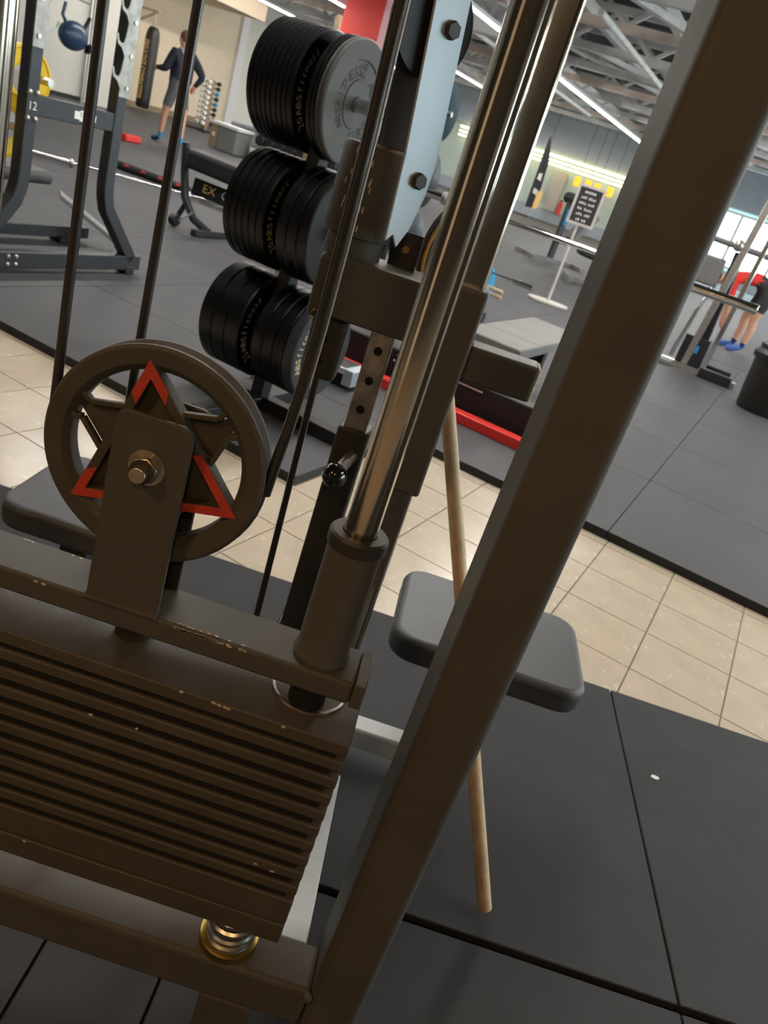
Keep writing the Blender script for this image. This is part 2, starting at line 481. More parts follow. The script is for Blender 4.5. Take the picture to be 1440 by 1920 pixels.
pendant(-9.98, 34.9, 1.90, 'orange pendant lamp above left of the chalkboard sign')
pendant(-9.50, 34.9, 1.90, 'left one of two touching orange lamps above the chalkboard')
pendant(-9.10, 34.9, 1.88, 'right one of two touching orange lamps above the chalkboard')
pendant(-8.54, 34.9, 1.90, 'orange pendant lamp right of the chalkboard sign')
pendant(-11.6, 34.9, 1.72, 'small yellow lamp beside the black beach flag')
# windows at the right end
def window(name, u0, u1, z0, z1, v=35.88, n=3):
    o = struct(name, MB().box(u0, u1, v, v+0.05, z0, z1), 'window_light')
    fr = MB()
    for i in range(n+1):
        u = u0 + (u1-u0)*i/n
        fr.box(u-0.06, u+0.06, v-0.08, v+0.04, z0, z1)
    fr.box(u0-0.06, u1+0.06, v-0.08, v+0.04, z0-0.1, z0).box(u0-0.06, u1+0.06, v-0.08, v+0.04, z1, z1+0.1)
    part('window_frame', fr, 'bag_blue' if False else 'lamp_case', o)
window('window_1', -5.2, 3.5, 0.7, 2.55, n=5)
w2 = struct('window_2', MB().box(12.9, 12.95, 2.0, 30.0, 0.9, 3.2), 'window_light')
fr = MB()
for i in range(15): fr.box(12.82, 12.94, 2.0+2*i-0.06, 2.0+2*i+0.06, 0.9, 3.2)
part('window_frame', fr, 'lamp_case', w2)
# the red column
struct('wall_red_column', MB().box(-11.45, -10.45, 17.5, 18.5, 0.0, 5.4), 'red_wall')
struct('wall_red_column_side', MB().box(-10.45, -10.43, 17.5, 18.5, 0.0, 5.4), 'pink_wall')
# lamps of the zone behind the photographer
def warm_lamp(u, v, which):
    t = gthing('ceiling_lamp', which + ' warm round ceiling lamp behind the photographer', 'lamp', u, v, 2.7, group='warm lamps behind the camera')
    part('shade', MB().cyl((0,0,0), (0,0,0.08), 0.2, n=20), 'lamp_case', t)
    part('cord', MB().cyl((0,0,0.08), (0,0,2.7), 0.01, n=6), 'pad_black', t)
    li = bpy.data.lights.new('bulb', 'AREA'); li.shape = 'DISK'; li.size = 0.38; li.energy = WARM_POWER; li.color = (1.0, 0.57, 0.24)
    lo = bpy.data.objects.new('bulb', li); COL.objects.link(lo); lo.parent = t; lo.location = (0,0,-0.01)
struct('reflector_pillar', MB().box(-2.6, -1.5, -3.4, -3.1, 0, 5.4), 'wall_cream')  # unseen cream pillar added so the chrome rods reflect a warm streak
warm_lamp(-0.9, -1.6, 'left')
warm_lamp(0.9, -1.6, 'right')
# ================================================================== CABLE MACHINE (near)
MO = Vector((-0.238, 0.76, 0.0))
CM = thing('cable_machine', 'dark bronze-grey cable machine with weight stack, spoked pulley and chrome rods in front', 'cable machine', MO)
def mp(name, mb, m, parent=None, bevel=0.0, seg=2, **k):
    """a machine part given in world coordinates"""
    return part(name, mb, m, parent or CM, bevel, seg, offset=MO, **k)
# --- frame
mp('front_post', MB().box(0.114, 0.188, 0.715, 0.838, 0.0, 2.12), 'paint', bevel=0.012, seg=4, label='large rectangular dark post')
mp('front_post', MB().box(-0.664, -0.590, 0.715, 0.838, 0.0, 2.12), 'paint', bevel=0.012, seg=4)
mp('base_beam', MB().box(-0.59, 0.114, 0.715, 0.788, 0.140, 0.215), 'paint', bevel=0.008, seg=3)
mp('top_beam', MB().box(-0.59, 0.114, 0.72, 0.80, 2.03, 2.11), 'paint', bevel=0.008)
mp('weld_bead', MB().ball((0.111, 0.714, 0.208), 0.007), 'paint')
for x in (-0.515, 0.008):
    mp('foot', MB().box(x-0.038, x+0.038, 0.718, 0.785, 0.0, 0.140), 'paint', bevel=0.006)
mp('side_rail', MB().beam((0.070, 0.786, 0.205), (0.070, 1.33, 0.022), 0.046, 0.012, up=(0,0,1)), 'paint_pale', bevel=0.002, label='pale sloping side rail')
mp('side_rail', MB().beam((-0.545, 0.786, 0.205), (-0.545, 1.33, 0.022), 0.046, 0.012, up=(0,0,1)), 'paint_pale', bevel=0.002)
mp('rear_bar', MB().box(-0.72, 0.30, 1.405, 1.458, 0.045, 0.098), 'paint_pale', bevel=0.006)
# --- weight stack
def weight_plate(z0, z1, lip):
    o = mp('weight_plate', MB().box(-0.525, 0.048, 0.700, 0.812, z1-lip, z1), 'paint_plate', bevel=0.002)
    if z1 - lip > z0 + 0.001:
        mp('groove_shade', MB().box(-0.513, 0.036, 0.7045, 0.808, z0+0.0002, z1-lip-0.0002), 'hole', o, label='black groove strip under the plate, shade painted in')  # black block puts the shade of the groove into colour
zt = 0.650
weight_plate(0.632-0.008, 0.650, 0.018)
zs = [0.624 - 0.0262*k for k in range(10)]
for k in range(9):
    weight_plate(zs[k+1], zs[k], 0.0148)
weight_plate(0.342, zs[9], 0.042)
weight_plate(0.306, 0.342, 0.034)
# --- buffer springs on the base beam
for x in (-0.459, -0.017):
    pts = [(x + 0.030*math.cos(t*0.35), 0.755 + 0.030*math.sin(t*0.35), 0.217 + 0.086*t/95) for t in range(96)]
    mp('buffer_spring', MB().tube(pts, 0.0058, 8), 'steel')
    mp('spring_cup', MB().lathe([(0.020, 0.0), (0.041, 0.0), (0.041, 0.012), (0.034, 0.016), (0.020, 0.016)], (x, 0.755, 0.215), (0,0,1), 28), 'brass')
# --- guide rods
for x in (-0.459, -0.017):
    mp('guide_rod', MB().cyl((x, 0.755, 0.215), (x, 0.755, 2.04), 0.0185, n=48), 'chrome', label='polished chrome guide rod')
# --- moving head
head = mp('head_beam', MB().box(-0.51, 0.030, 0.720, 0.790, 0.687, 0.716), 'paint', bevel=0.004, seg=3)
for x0, x1 in ((0.0305, 0.044), (-0.524, -0.5105)):
    mp('end_cap', MB().box(x0, x1, 0.719, 0.791, 0.686, 0.717), 'paint', head, bevel=0.0018)
for x in (-0.459, -0.017):
    s = mp('guide_sleeve', MB().lathe([(0.0195, 0.0), (0.031, 0.0), (0.033, 0.008), (0.030, 0.016), (0.0300, 0.150), (0.0195, 0.150)], (x, 0.755, 0.714), (0,0,1), 40), 'paint', smooth=30)
    mp('sleeve_ring', MB().lathe([(0.0192, 0.0), (0.0325, 0.0), (0.0325, 0.013), (0.030, 0.016), (0.0192, 0.016)], (x, 0.755, 0.864), (0,0,1), 40), 'paint_dark', s)
    mp('hole_rim', MB().lathe([(0.041, 0.0), (0.0465, 0.0), (0.0455, 0.003), (0.042, 0.003)], (x, 0.775, 0.6495), (0,0,1), 44), 'steel_worn')
    mp('sleeve_stub', MB().lathe([(0.0192, 0.0), (0.022, 0.0), (0.022, 0.038), (0.0192, 0.038)], (x, 0.755, 0.6505), (0,0,1), 30), 'hole')
mp('selector_stem', MB().lathe([(0.0, 0.0), (0.022, 0.0), (0.022, 0.040), (0.0, 0.040)], (-0.238, 0.772, 0.649), (0,0,1), 24, closed=False), 'paint_dark')
# --- pulley bracket: front and rear cheek on the head beam
def bracket_poly(w, z0, z1, r):
    p = [(-w, z0), (w, z0)]
    for k in range(7):
        t = k/6*PI/2; p.append((w - r + r*math.cos(t), z1 - r + r*math.sin(t)))
    for k in range(7):
        t = PI/2 + k/6*PI/2; p.append((-w + r + r*math.cos(t), z1 - r + r*math.sin(t)))
    return p
WX, WZ = -0.2420, 0.889
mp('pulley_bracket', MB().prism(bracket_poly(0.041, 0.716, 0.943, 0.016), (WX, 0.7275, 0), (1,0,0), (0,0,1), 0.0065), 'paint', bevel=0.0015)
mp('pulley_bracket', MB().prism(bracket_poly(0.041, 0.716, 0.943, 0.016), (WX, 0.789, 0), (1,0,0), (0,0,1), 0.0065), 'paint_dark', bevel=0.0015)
mp('weld_seam', MB().cyl((WX-0.041, 0.721, 0.717), (WX+0.041, 0.721, 0.717), 0.005, n=8), 'paint')
hexp = [(0.0155*math.cos(k*PI/3+0.3), 0.0155*math.sin(k*PI/3+0.3)) for k in range(6)]
nut = mp('axle_nut', MB().prism(hexp, (WX, 0.7210, WZ), (1,0,0), (0,0,1), 0.013), 'steel_worn', bevel=0.0015)
mp('washer', MB().cyl((WX, 0.7212, WZ), (WX, 0.7185, WZ), 0.0195, n=28), 'steel_worn', nut)
mp('axle', MB().cyl((WX, 0.80, WZ), (WX, 0.694, WZ), 0.0088, n=24), 'steel_worn', nut, bevel=0.001)
mp('locking_ring', MB().cyl((WX, 0.709, WZ), (WX, 0.703, WZ), 0.0125, n=24), 'paint_dark', nut)
# --- pulley wheel: grooved rim, six-pointed web, raised triangles
WY = 0.757
wh = mp('pulley_wheel', MB().lathe([(0.093, -0.008), (0.100, -0.0145), (0.116, -0.016), (0.1195, -0.013), (0.1195, -0.009), (0.1135, 0.0), (0.1195, 0.009), (0.1195, 0.013), (0.116, 0.016), (0.100, 0.0145), (0.093, 0.008)], (WX-0.003, WY, WZ), (0,-1,0), 72), 'wheel', smooth=25)
def rot2(p, a): return (p[0]*math.cos(a) - p[1]*math.sin(a), p[0]*math.sin(a) + p[1]*math.cos(a))
TR = math.radians(11)
def tri(r, a0=0.0): return [(r*math.cos(a), r*math.sin(a)) for a in (PI/2+TR+a0, PI/2+TR+a0+2*PI/3, PI/2+TR+a0+4*PI/3)]
O = (WX-0.003, 0.762, WZ)
X, Z = (1,0,0), (0,0,1)
star = []
for k in range(12):
    r = 0.099 if k % 2 == 0 else 0.0575
    a = PI/2 + TR + k*PI/6
    star.append((r*math.cos(a), r*math.sin(a)))
mp('web', MB().prism(star, (O[0], 0.765, O[2]), X, Z, 0.009), 'wheel', wh, bevel=0.001)
O2 = (WX-0.003, 0.7525, WZ)
# ridges of the downward triangle, broken at the tips
for k in range(3):
    tip = tri(0.104, PI)[k]; d = Vector((tip[0], 0, tip[1])).normalized(); sd = Vector((d.z, 0, -d.x))
    c = Vector(O2) + Vector((0, -0.002, 0))
    for sg in (-1, 1):
        p = c + d*0.103 + sd*sg*0.017; q = c + d*0.084 + sd*sg*0.0105; e = c + d*0.050 + sd*sg*0.030
        mp('spoke_ridge', MB().beam(p, q, 0.006, 0.008, up=(0,1,0)).beam(q, e, 0.0055, 0.008, up=(0,1,0)), 'wheel', wh, bevel=0.001)
mp('raised_triangle', MB().ringprism(tri(0.106), tri(0.086), (O2[0], 0.757, O2[2]), X, Z, 0.0165), 'wheel', wh, bevel=0.0012)
# red paint on its front edge: tips and base
O3 = Vector((O2[0], 0.7403, O2[2]))
to, ti = tri(0.1055), tri(0.0862)
def lerp(a, b_, t): return (a[0] + (b_[0]-a[0])*t, a[1] + (b_[1]-a[1])*t)
b = MB()
def red_strip(i, j, t0, t1):
    b.prism([lerp(to[i], to[j], t0), lerp(to[i], to[j], t1), lerp(ti[i], ti[j], t1), lerp(ti[i], ti[j], t0)], O3, X, Z, 0.0005)
red_strip(0, 1, 0.0, 0.22); red_strip(0, 2, 0.0, 0.20); red_strip(1, 0, 0.0, 0.20); red_strip(1, 2, 0.0, 1.0); red_strip(2, 0, 0.0, 0.42)
mp('red_edge', b, 'red_paint', wh, kind='stuff', label='red painted edge of the raised triangle')
mp('hub', MB().cyl((WX-0.003, 0.738, WZ), (WX-0.003, 0.776, WZ), 0.028, n=28), 'wheel', wh)
# --- cables
mp('cable', MB().cyl((-0.3625, 0.757, 0.885), (-0.3735, 0.757, 2.04), 0.0052, n=12), 'cable')
CABLE_R = [(x, 0.757, z) for x, z in ((-0.1250, 0.885), (-0.1224, 0.925), (-0.1192, 0.960), (-0.1165, 1.012), (-0.1153, 1.070), (-0.1156, 1.15), (-0.1168, 1.24), (-0.1203, 1.35), (-0.140, 2.04))]
mp('cable', MB().tube(CABLE_R, 0.0060, 12), 'cable')
mp('cable', MB().tube([(WX-0.003 + 0.1165*math.cos(t), 0.757, WZ + 0.1165*math.sin(t)) for t in [PI + PI*k/24 for k in range(25)]], 0.0052, 8), 'cable')
mp('cable', MB().cyl((-0.3035, 0.808, 0.20), (-0.3050, 0.808, 2.04), 0.0050, n=12), 'cable')
mp('cable', MB().cyl((-0.165, 1.300, 0.10), (-0.181, 1.300, 0.86), 0.0062, n=12), 'cable')
mp('cable_glint', MB().tube([(x+0.0067, y, z) for x, y, z in CABLE_R[3:]], 0.0011, 8), 'paint_silver')  # pale strand painted in as the highlight along the right cable
mp('top_link', MB().box(-0.03, 0.03, 0.78, 1.37, 2.05, 2.11), 'paint', bevel=0.006)
# --- rear chrome post and carriage
mp('rear_post', MB().box(-0.046, 0.040, 1.300, 1.372, 0.02, 2.1), 'chrome', bevel=0.010, seg=4, label='square chrome post')
car = mp('carriage', MB().box(-0.022, 0.048, 1.272, 1.384, 0.722, 1.084), 'paint', bevel=0.006, seg=3)
mp('cross_box', MB().box(-0.196, -0.020, 1.270, 1.390, 0.972, 1.068), 'paint', car, bevel=0.004, seg=3)
mp('box_end', MB().box(-0.226, -0.194, 1.285, 1.375, 0.955, 1.066), 'paint', car, bevel=0.014, seg=4)
mp('side_arm', MB().box(0.046, 0.166, 1.285, 1.345, 0.938, 0.998), 'paint', car, bevel=0.006, seg=3)
mp('arm_lit_end', MB().box(0.164, 0.168, 1.287, 1.343, 0.940, 0.996), 'chip', car, bevel=0.002)  # pale slab puts the lit edge of the arm into colour
# perforated adjustment tube
pt = mp('adjustment_tube', MB().box(-0.113, -0.074, 1.290, 1.328, 0.700, 0.990), 'steel_worn', bevel=0.003)
for z in (0.792, 0.836, 0.888, 0.940):
    mp('peg_hole', MB().cyl((-0.0935, 1.2904, z), (-0.0935, 1.2885, z), 0.0072, n=18), 'hole', pt)
mp('lower_tube', MB().box(-0.121, -0.066, 1.282, 1.340, 0.02, 0.800), 'paint_dark', bevel=0.004)
kn = mp('pop_pin', MB().cyl((-0.083, 1.284, 0.756), (-0.094, 1.235, 0.742), 0.010, n=20), 'steel', bevel=0.002)
mp('ball_knob', MB().ball((-0.098, 1.222, 0.735), 0.0215, n=28, m=18), 'knob', kn)
# clamp block with two holes
cb = mp('clamp_block', MB().box(-0.212, -0.152, 1.288, 1.330, 0.862, 0.974), 'paint_dark', bevel=0.010, seg=4)
for z in (0.932, 0.892):
    mp('screw_hole', MB().cyl((-0.186, 1.2885, z), (-0.186, 1.2865, z), 0.0085, n=18), 'hole', cb)
# swivel housing and pulley cheeks
sw = mp('swivel_housing', MB().lathe([(0.0, 1.062), (0.047, 1.062), (0.046, 1.098), (0.0535, 1.100), (0.0545, 1.106), (0.0545, 1.226), (0.052, 1.231), (0.0, 1.231)], (-0.184, 1.330, 0), (0,0,1), 48, closed=False), 'paint', smooth=30)
mp('nylon_washer', MB().lathe([(0.0, 0.0), (0.026, 0.0), (0.026, 0.014), (0.022, 0.018), (0.022, 0.030), (0.0, 0.030)], (-0.166, 1.318, 1.231), (0,0,1), 24, closed=False), 'cream_nylon', sw)
dx = Vector((0.72, 0.694, 0)); nn = Vector((0.694, -0.72, 0))
cheek = [(-0.004, 1.235), (0.004, 1.110), (0.016, 1.122), (0.028, 1.104), (0.044, 1.135), (0.055, 1.185), (0.058, 1.235), (0.050, 1.300), (0.040, 1.380), (0.030, 1.460), (0.012, 1.620), (-0.050, 1.620), (-0.028, 1.440)]
co = Vector((-0.137, 1.268, 0))
ck = mp('pulley_cheek', MB().prism(cheek, co, dx, Z, 0.005), 'paint_silver', bevel=0.001, label='pale blue-grey cheek plate with two bolts')
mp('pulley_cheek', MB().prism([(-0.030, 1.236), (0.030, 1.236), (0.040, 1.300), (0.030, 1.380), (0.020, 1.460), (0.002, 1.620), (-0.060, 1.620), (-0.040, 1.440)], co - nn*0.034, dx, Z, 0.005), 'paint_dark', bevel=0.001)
for (x, z) in ((0.012, 1.402), (0.032, 1.205)):
    p = co + dx*x + nn*(-0.002); p.z = z
    mp('cheek_bolt', MB().cyl(p, p + nn*0.016, 0.0125, n=6), 'paint_dark', ck, bevel=0.0015)
p = co + dx*(-0.004) - nn*0.028; p.z = 1.40
mp('swivel_pulley', MB().lathe([(0.008, 0.0), (0.066, 0.0), (0.060, 0.010), (0.066, 0.020), (0.008, 0.020)], p, nn, 40), 'pad_black', label='black pulley between the cheek plates')
mp('mount_tab', MB().box(-0.127, -0.080, 1.360, 1.364, 1.066, 1.125), 'paint_dark', bevel=0.001)
mp('tab_screw', MB().cyl((-0.103, 1.362, 1.098), (-0.103, 1.356, 1.098), 0.006, n=12), 'brass')
# --- two seat pads
def seat(x0, x1, lab):
    rr = 0.055; poly = []
    for cx_, cy_, a0 in ((x1-rr, 1.655-rr, 0), (x0+rr, 1.655-rr, 90), (x0+rr, 1.345+rr, 180), (x1-rr, 1.345+rr, 270)):
        for k in range(8):
            an = math.radians(a0 + 90*k/7); poly.append((cx_ + rr*math.cos(an), cy_ + rr*math.sin(an)))
    s = mp('seat_pad', MB().prism(poly, (0,0,0.342), (1,0,0), (0,1,0), 0.058), 'leather', bevel=0.014, seg=4, label=lab)
    mp('seat_piping', MB().tube([(x, y, 0.384) for x, y in poly], 0.0014, 6, closed=True), 'pad_black', s)
    c = (x0+x1)/2
    mp('seat_stem', MB().box(c-0.03, c+0.03, 1.40, 1.46, 0.095, 0.345), 'paint_dark', bevel=0.005)
seat(0.092, 0.505, 'right black padded seat'); seat(-0.745, -0.440, 'left black padded seat')
# --- chipped paint along the edges
b = MB(); r2 = random.Random(3)
def chip(x, y, z, sx, sz, top=False):
    n = 5; ph = r2.random()*6
    poly = [(sx*(0.6+0.5*r2.random())*math.cos(ph+2*PI*k/n), sz*(0.6+0.5*r2.random())*math.sin(ph+2*PI*k/n)) for k in range(n)]
    if top: b.prism(poly, (x, y, z+0.0004), (1,0,0), (0,1,0), 0.0002)
    else: b.prism(poly, (x, y-0.0003, z), (1,0,0), (0,0,1), 0.0003)
for k in range(34):
    t = r2.random(); x = -0.180 + 0.085*t
    chip(x, 0.7197, 0.7125 + 0.0015*r2.random(), 0.0042, 0.0014)
    if k % 2: chip(x, 0.7235 + 0.002*r2.random(), 0.716, 0.003, 0.0012, True)
for x in (-0.40, -0.395, -0.39, -0.34, -0.33):
    chip(x, 0.7197, 0.7125, 0.004, 0.0018); chip(x+0.01, 0.784, 0.716, 0.0025, 0.0015, True)
for x, z in ((-0.150, 0.6488), (-0.112, 0.6485), (-0.105, 0.6478), (-0.099, 0.6478), (-0.094, 0.6475), (-0.03, 0.648), (-0.19, 0.577), (-0.245, 0.575), (-0.30, 0.341), (-0.012, 0.433), (0.01, 0.43)):
    chip(x, 0.6995, z, 0.0034, 0.0022)
mp('chipped_paint', b, 'chip', kind='stuff')
b = MB()
for k in range(22):
    a = -2.2 + 0.8*r2.random(); z = 1.10 + 0.13*r2.random()
    p = Vector((-0.184 + 0.0549*math.cos(a), 1.330 + 0.0549*math.sin(a), z)); tn = Vector((-math.sin(a), math.cos(a), 0))
    b.prism([(-0.0012, -0.004), (0.0010, -0.005), (0.0014, 0.004), (-0.0008, 0.005)], p, tn, (0,0,1), 0.0004)
for k in range(10):
    b.prism([(-0.002, -0.006), (0.001, -0.005), (0.0025, 0.007), (-0.0005, 0.005)], (-0.215 + 0.018*r2.random(), 1.2845, 0.962 + 0.012*r2.random()), (1,0,0), (0,0,1), 0.0005)
mp('scratches', b, 'chip', kind='stuff')

# black strap loop with orange trim hung behind the carriage
t = thing('strap_loop', 'black strap loop with orange trim hanging behind the carriage', 'strap', (-0.03, 1.46, 0.98))
part('band', MB().tube([(0.045*math.cos(a), 0.01*math.sin(2*a), 0.11+0.09*math.sin(a)) for a in [2*PI*k/30 for k in range(30)]], 0.013, 8, closed=True), 'pad_black', t)
part('trim', MB().tube([(0.045*math.cos(a), -0.012+0.01*math.sin(2*a), 0.11+0.09*math.sin(a)) for a in [2*PI*k/30 for k in range(30)]], 0.004, 6, closed=True), 'orange_trim', t)

# wooden stick leaning behind the machine
t = thing('wooden_stick', 'round pale wooden stick leaning from the mat up against the machine', 'stick', (0.430, 1.128, 0.0))
d = Vector((0.046, 1.412, 0.86)) - Vector((0.430, 1.128, 0.0))
part('shaft', MB().cyl((0,0,0.012), d*1.12, 0.0138, n=24), 'wood', t, bevel=0.004)
# ================================================================== PLATE TREE with bumper plates
PU, PV = -1.87, 2.92
t = gthing('plate_tree', 'black plate tree stacked with bumper plates beside the tiled walkway', 'plate tree', PU, PV)
part('post', MB().box(-0.03, 0.03, -0.035, 0.035, 0.0, 1.47), 'pad_black', t, bevel=0.004)
part('foot_bar', MB().box(-0.36, 0.46, -0.035, 0.035, 0.0, 0.06), 'pad_black', t, bevel=0.004)
part('foot_bar', MB().box(-0.04, 0.04, -0.42, 0.42, 0.0, 0.055), 'pad_black', t, bevel=0.004)
part('foot_cap', MB().box(0.46, 0.475, -0.034, 0.034, 0.002, 0.058), 'paint_silver', t)
ROWS = (1.318-ZF, 0.848-ZF, 0.378-ZF)
for z in ROWS:
    for s in (-1, 1):
        part('storage_peg', MB().cyl((0.03*s, 0, z), ((0.28 if s > 0 else -0.27), 0, z), 0.0245, n=24), 'chrome_clean', t, bevel=0.003)
def bumper_mesh(th, R, m):
    b = MB().lathe([(0.026, -th/2+0.004), (0.026, th/2-0.004), (0.030, th/2-0.002), (0.085, th/2-0.002), (0.088, th/2-0.006), (0.150, th/2-0.006), (0.155, th/2), (R-0.006, th/2), (R, th/2-0.005), (R, -th/2+0.005), (R-0.006, -th/2), (0.155, -th/2), (0.150, -th/2+0.006), (0.088, -th/2+0.006), (0.085, -th/2+0.002), (0.030, -th/2+0.002)], (0,0,0), (1,0,0), 56)
    me = b.mesh('bumper_plate', 25); me.materials.append(MATS[m]); return me
_bm = {}
def bumper(x0, x1, z, label, group, m='bumper', R=0.225):
    th = x1 - x0 - 0.001
    key = (round(th, 4), m, R)
    if key not in _bm: _bm[key] = bumper_mesh(th, R, m)
    o = bpy.data.objects.new('bumper_plate', _bm[key]); link(o)
    o.location = G(PU, PV, 0) + Vector((math.cos(GA), -math.sin(GA), 0))*((x0+x1)/2); o.location.z = z + ZF - 0.0
    o.rotation_euler = (random.random()*6.28, 0, -GA)
    o.rotation_euler = Euler((0, 0, -GA))
    tag(o, label, 'weight plate', group)
    return o, th
def face_text(o, x, spec):
    b = MB()
    for (s, size, rad, mid, step) in spec:
        arc_letters(b, s, size, (x, 0, 0), (0,1,0), (0,0,1), rad, mid, step)
    return b
names = ('top', 'middle', 'bottom')
ORD = ('first', 'second', 'third', 'fourth', 'fifth', 'sixth', 'seventh', 'eighth', 'ninth', 'tenth', 'eleventh')
lay = {(0,-1): [0.024]*9, (0,1): [0.020]*4, (1,-1): [0.034]*6, (1,1): [0.050]*3, (2,-1): [0.070]*3, (2,1): [0.055]*4}
for r in range(3):
    for s in (-1, 1):
        x = 0.032
        n = len(lay[(r,s)])
        for k, th in enumerate(lay[(r,s)]):
            x0, x1 = (x, x+th) if s > 0 else (-x-th, -x)
            x += th
            side = 'right' if s > 0 else 'left'
            grp = '%s row %s stack of bumper plates' % (names[r], side)
            m = 'bumper'
            if s > 0 and k == n-1:
                lab = {0: 'grey worn bumper plate facing the camera on the top peg', 1: 'outermost black bumper plate on the right middle peg', 2: 'blue-black bumper plate with cream lettering at the bottom right'}[r]
                m = {0: 'bumper_grey', 1: 'bumper', 2: 'bumper_blue'}[r]
            elif s < 0 and k == 0:
                lab = 'black bumper plate with lettering, innermost of the %s left stack' % names[r]
            elif k == n-1:
                lab = 'outermost black bumper plate of the %s left stack' % names[r]
            else:
                lab = '%s bumper plate from the tree post in the %s %s stack' % (ORD[k], names[r], side)
                if s > 0 and r == 0: m = 'bumper_grey' if k > 1 else 'bumper'
            R = 0.225 - (0.0 if r != 2 or s < 0 else 0.008) - 0.002*random.random()
            R = round(R, 3)
            o, th2 = bumper(x0, x1, ROWS[r], lab, grp, m, R)
            b = MB(); ink = None
            if s > 0 and k == n-1 and r == 0:
                arc_letters(b, 'ABSFITNESS', 0.052, (th2/2-0.0055, 0, 0), (0,1,0), (0,0,1), 0.098, 165, 14, lift=0.0008)
                part('lettering', b, 'ink_dark', o, smooth=0); b = MB()
                arc_letters(b, 'ABSFITNESS', 0.052, (th2/2-0.0055, 0, 0), (0,1,0), (0,0,1), 0.098, -20, 14, lift=0.0008)
                part('lettering', b, 'ink_dark', o, smooth=0); b = MB()
                letter(b, '10', 0.04, (th2/2-0.0055, 0, 0.118), (0,1,0), (0,0,1), 0.0008); letter(b, 'KG', 0.028, (th2/2-0.0055, 0, 0.094), (0,1,0), (0,0,1), 0.0008)
                ink = 'ink_dark'
            elif s > 0 and k == n-1 and r == 2:
                arc_letters(b, 'ABSfitness', 0.046, (th2/2-0.0002, 0, 0), (0,1,0), (0,0,1), 0.160, 168, 8.5)
                arc_letters(b, '15', 0.046, (th2/2-0.0002, 0, 0), (0,1,0), (0,0,1), 0.160, 238, 9)
                ink = 'ink_yellow'
            elif s < 0 and k == 0:
                arc_letters(b, 'ABSfitness', 0.046, (th2/2-0.0002, 0, 0), (0,1,0), (0,0,1), 0.160, 172, 8.5)
                arc_letters(b, ('20', '20', '25')[r], 0.046, (th2/2-0.0002, 0, 0), (0,1,0), (0,0,1), 0.160, 225, 9)
                ink = 'ink_yellow' if r == 1 else 'ink_white'
            if ink: part('lettering', b, ink, o, smooth=0)
# wooden stick standing behind the tree
t = gthing('wooden_pole', 'brown round pole end rising behind the grey bumper plate', 'stick', -2.11, 3.20)
part('shaft', MB().tube([(0,0,0), (0,0,1.585), (0,0,1.597)], [0.014, 0.014, 0.008], 14), 'wood', t)

# ================================================================== SQUAT RACK on the left
RU = -3.66
t = gthing('squat_rack', 'dark blue-grey squat rack with grey hook plates and number 12', 'rack', RU, 3.35)
def bent(y0, dirn, zt=2.2):
    # upright with a kinked lower leg, tube 7 x 7 cm, in the plane x = 0
    pts = [(y0, zt), (y0, 0.52), (y0 + dirn*0.006, 0.46), (y0 + dirn*0.03, 0.38), (y0 + dirn*0.27, 0.09)]
    b = MB(); w = 0.036; rings = []
    for i, (y, z) in enumerate(pts):
        a = Vector(pts[max(i-1, 0)]); c = Vector(pts[min(i+1, len(pts)-1)]); d = (c - a).normalized(); nrm = Vector((-d.y, d.x))
        rings.append([(-0.035, y + nrm.x*w, z + nrm.y*w), (0.035, y + nrm.x*w, z + nrm.y*w), (0.035, y - nrm.x*w, z - nrm.y*w), (-0.035, y - nrm.x*w, z - nrm.y*w)])
    vs = [p for r in rings for p in r]; fs = []
    for i in range(len(pts)-1):
        for k in range(4):
            fs.append((4*i+k, 4*i+(k+1) % 4, 4*i+4+(k+1) % 4, 4*i+4+k))
    fs += [(0,1,2,3), tuple(4*(len(pts)-1)+k for k in (3,2,1,0))]
    return b.add(vs, fs)
Y1, Y2 = 3.045-3.35, 3.620-3.35
part('upright', bent(Y1, -1), 'rack_blue', t, bevel=0.006)
part('upright', bent(Y2, 1), 'rack_blue', t, bevel=0.006)
part('cross_beam', MB().box(-0.03, 0.03, Y1, Y2, 0.80, 0.895), 'rack_blue', t, bevel=0.004)
bb = part('base_beam', MB().box(-0.035, 0.035, -1.0, 0.61, 0.03, 0.115), 'rack_blue', t, bevel=0.004)
for y in (-0.36, -0.31):
    for z in (0.052, 0.094): part('bolt', MB().ball((0.036, y, z), 0.012, n=12, m=8), 'steel', bb)
for y in (0.53, -0.65): part('rubber_foot', MB().box(-0.04, 0.04, y-0.035, y+0.035, 0.0, 0.05), 'pad_black', t, bevel=0.006)
for dy in (-0.022, 0.022):
    for z in (0.905, 0.785): part('bolt', MB().ball((0.037, Y1+dy, z), 0.013, n=12, m=8), 'steel', t)
b = MB(); letter(b, '12', 0.055, (0.0363, Y1+0.002, 0.825), (0,1,0), (0,0,1)); part('number', b, 'ink_white', t, smooth=0)
# sticker on the cross beam
b = MB().prism([(-0.07,-0.02),(-0.04,-0.02),(-0.03,-0.028),(0.03,-0.028),(0.04,-0.02),(0.075,-0.02),(0.075,0.014),(0.04,0.014),(0.03,0.025),(-0.03,0.025),(-0.04,0.018),(-0.07,0.018)], (0.0302, Y1+0.34, 0.847), (0,1,0), (0,0,1), 0.0006)
st = part('sticker', b, 'ink_white', t, smooth=0)
b = MB(); letter(b, 'TECH', 0.03, (0.0310, Y1+0.34, 0.840), (0,1,0), (0,0,1)); part('sticker_print', b, 'rack_blue', st, smooth=0)
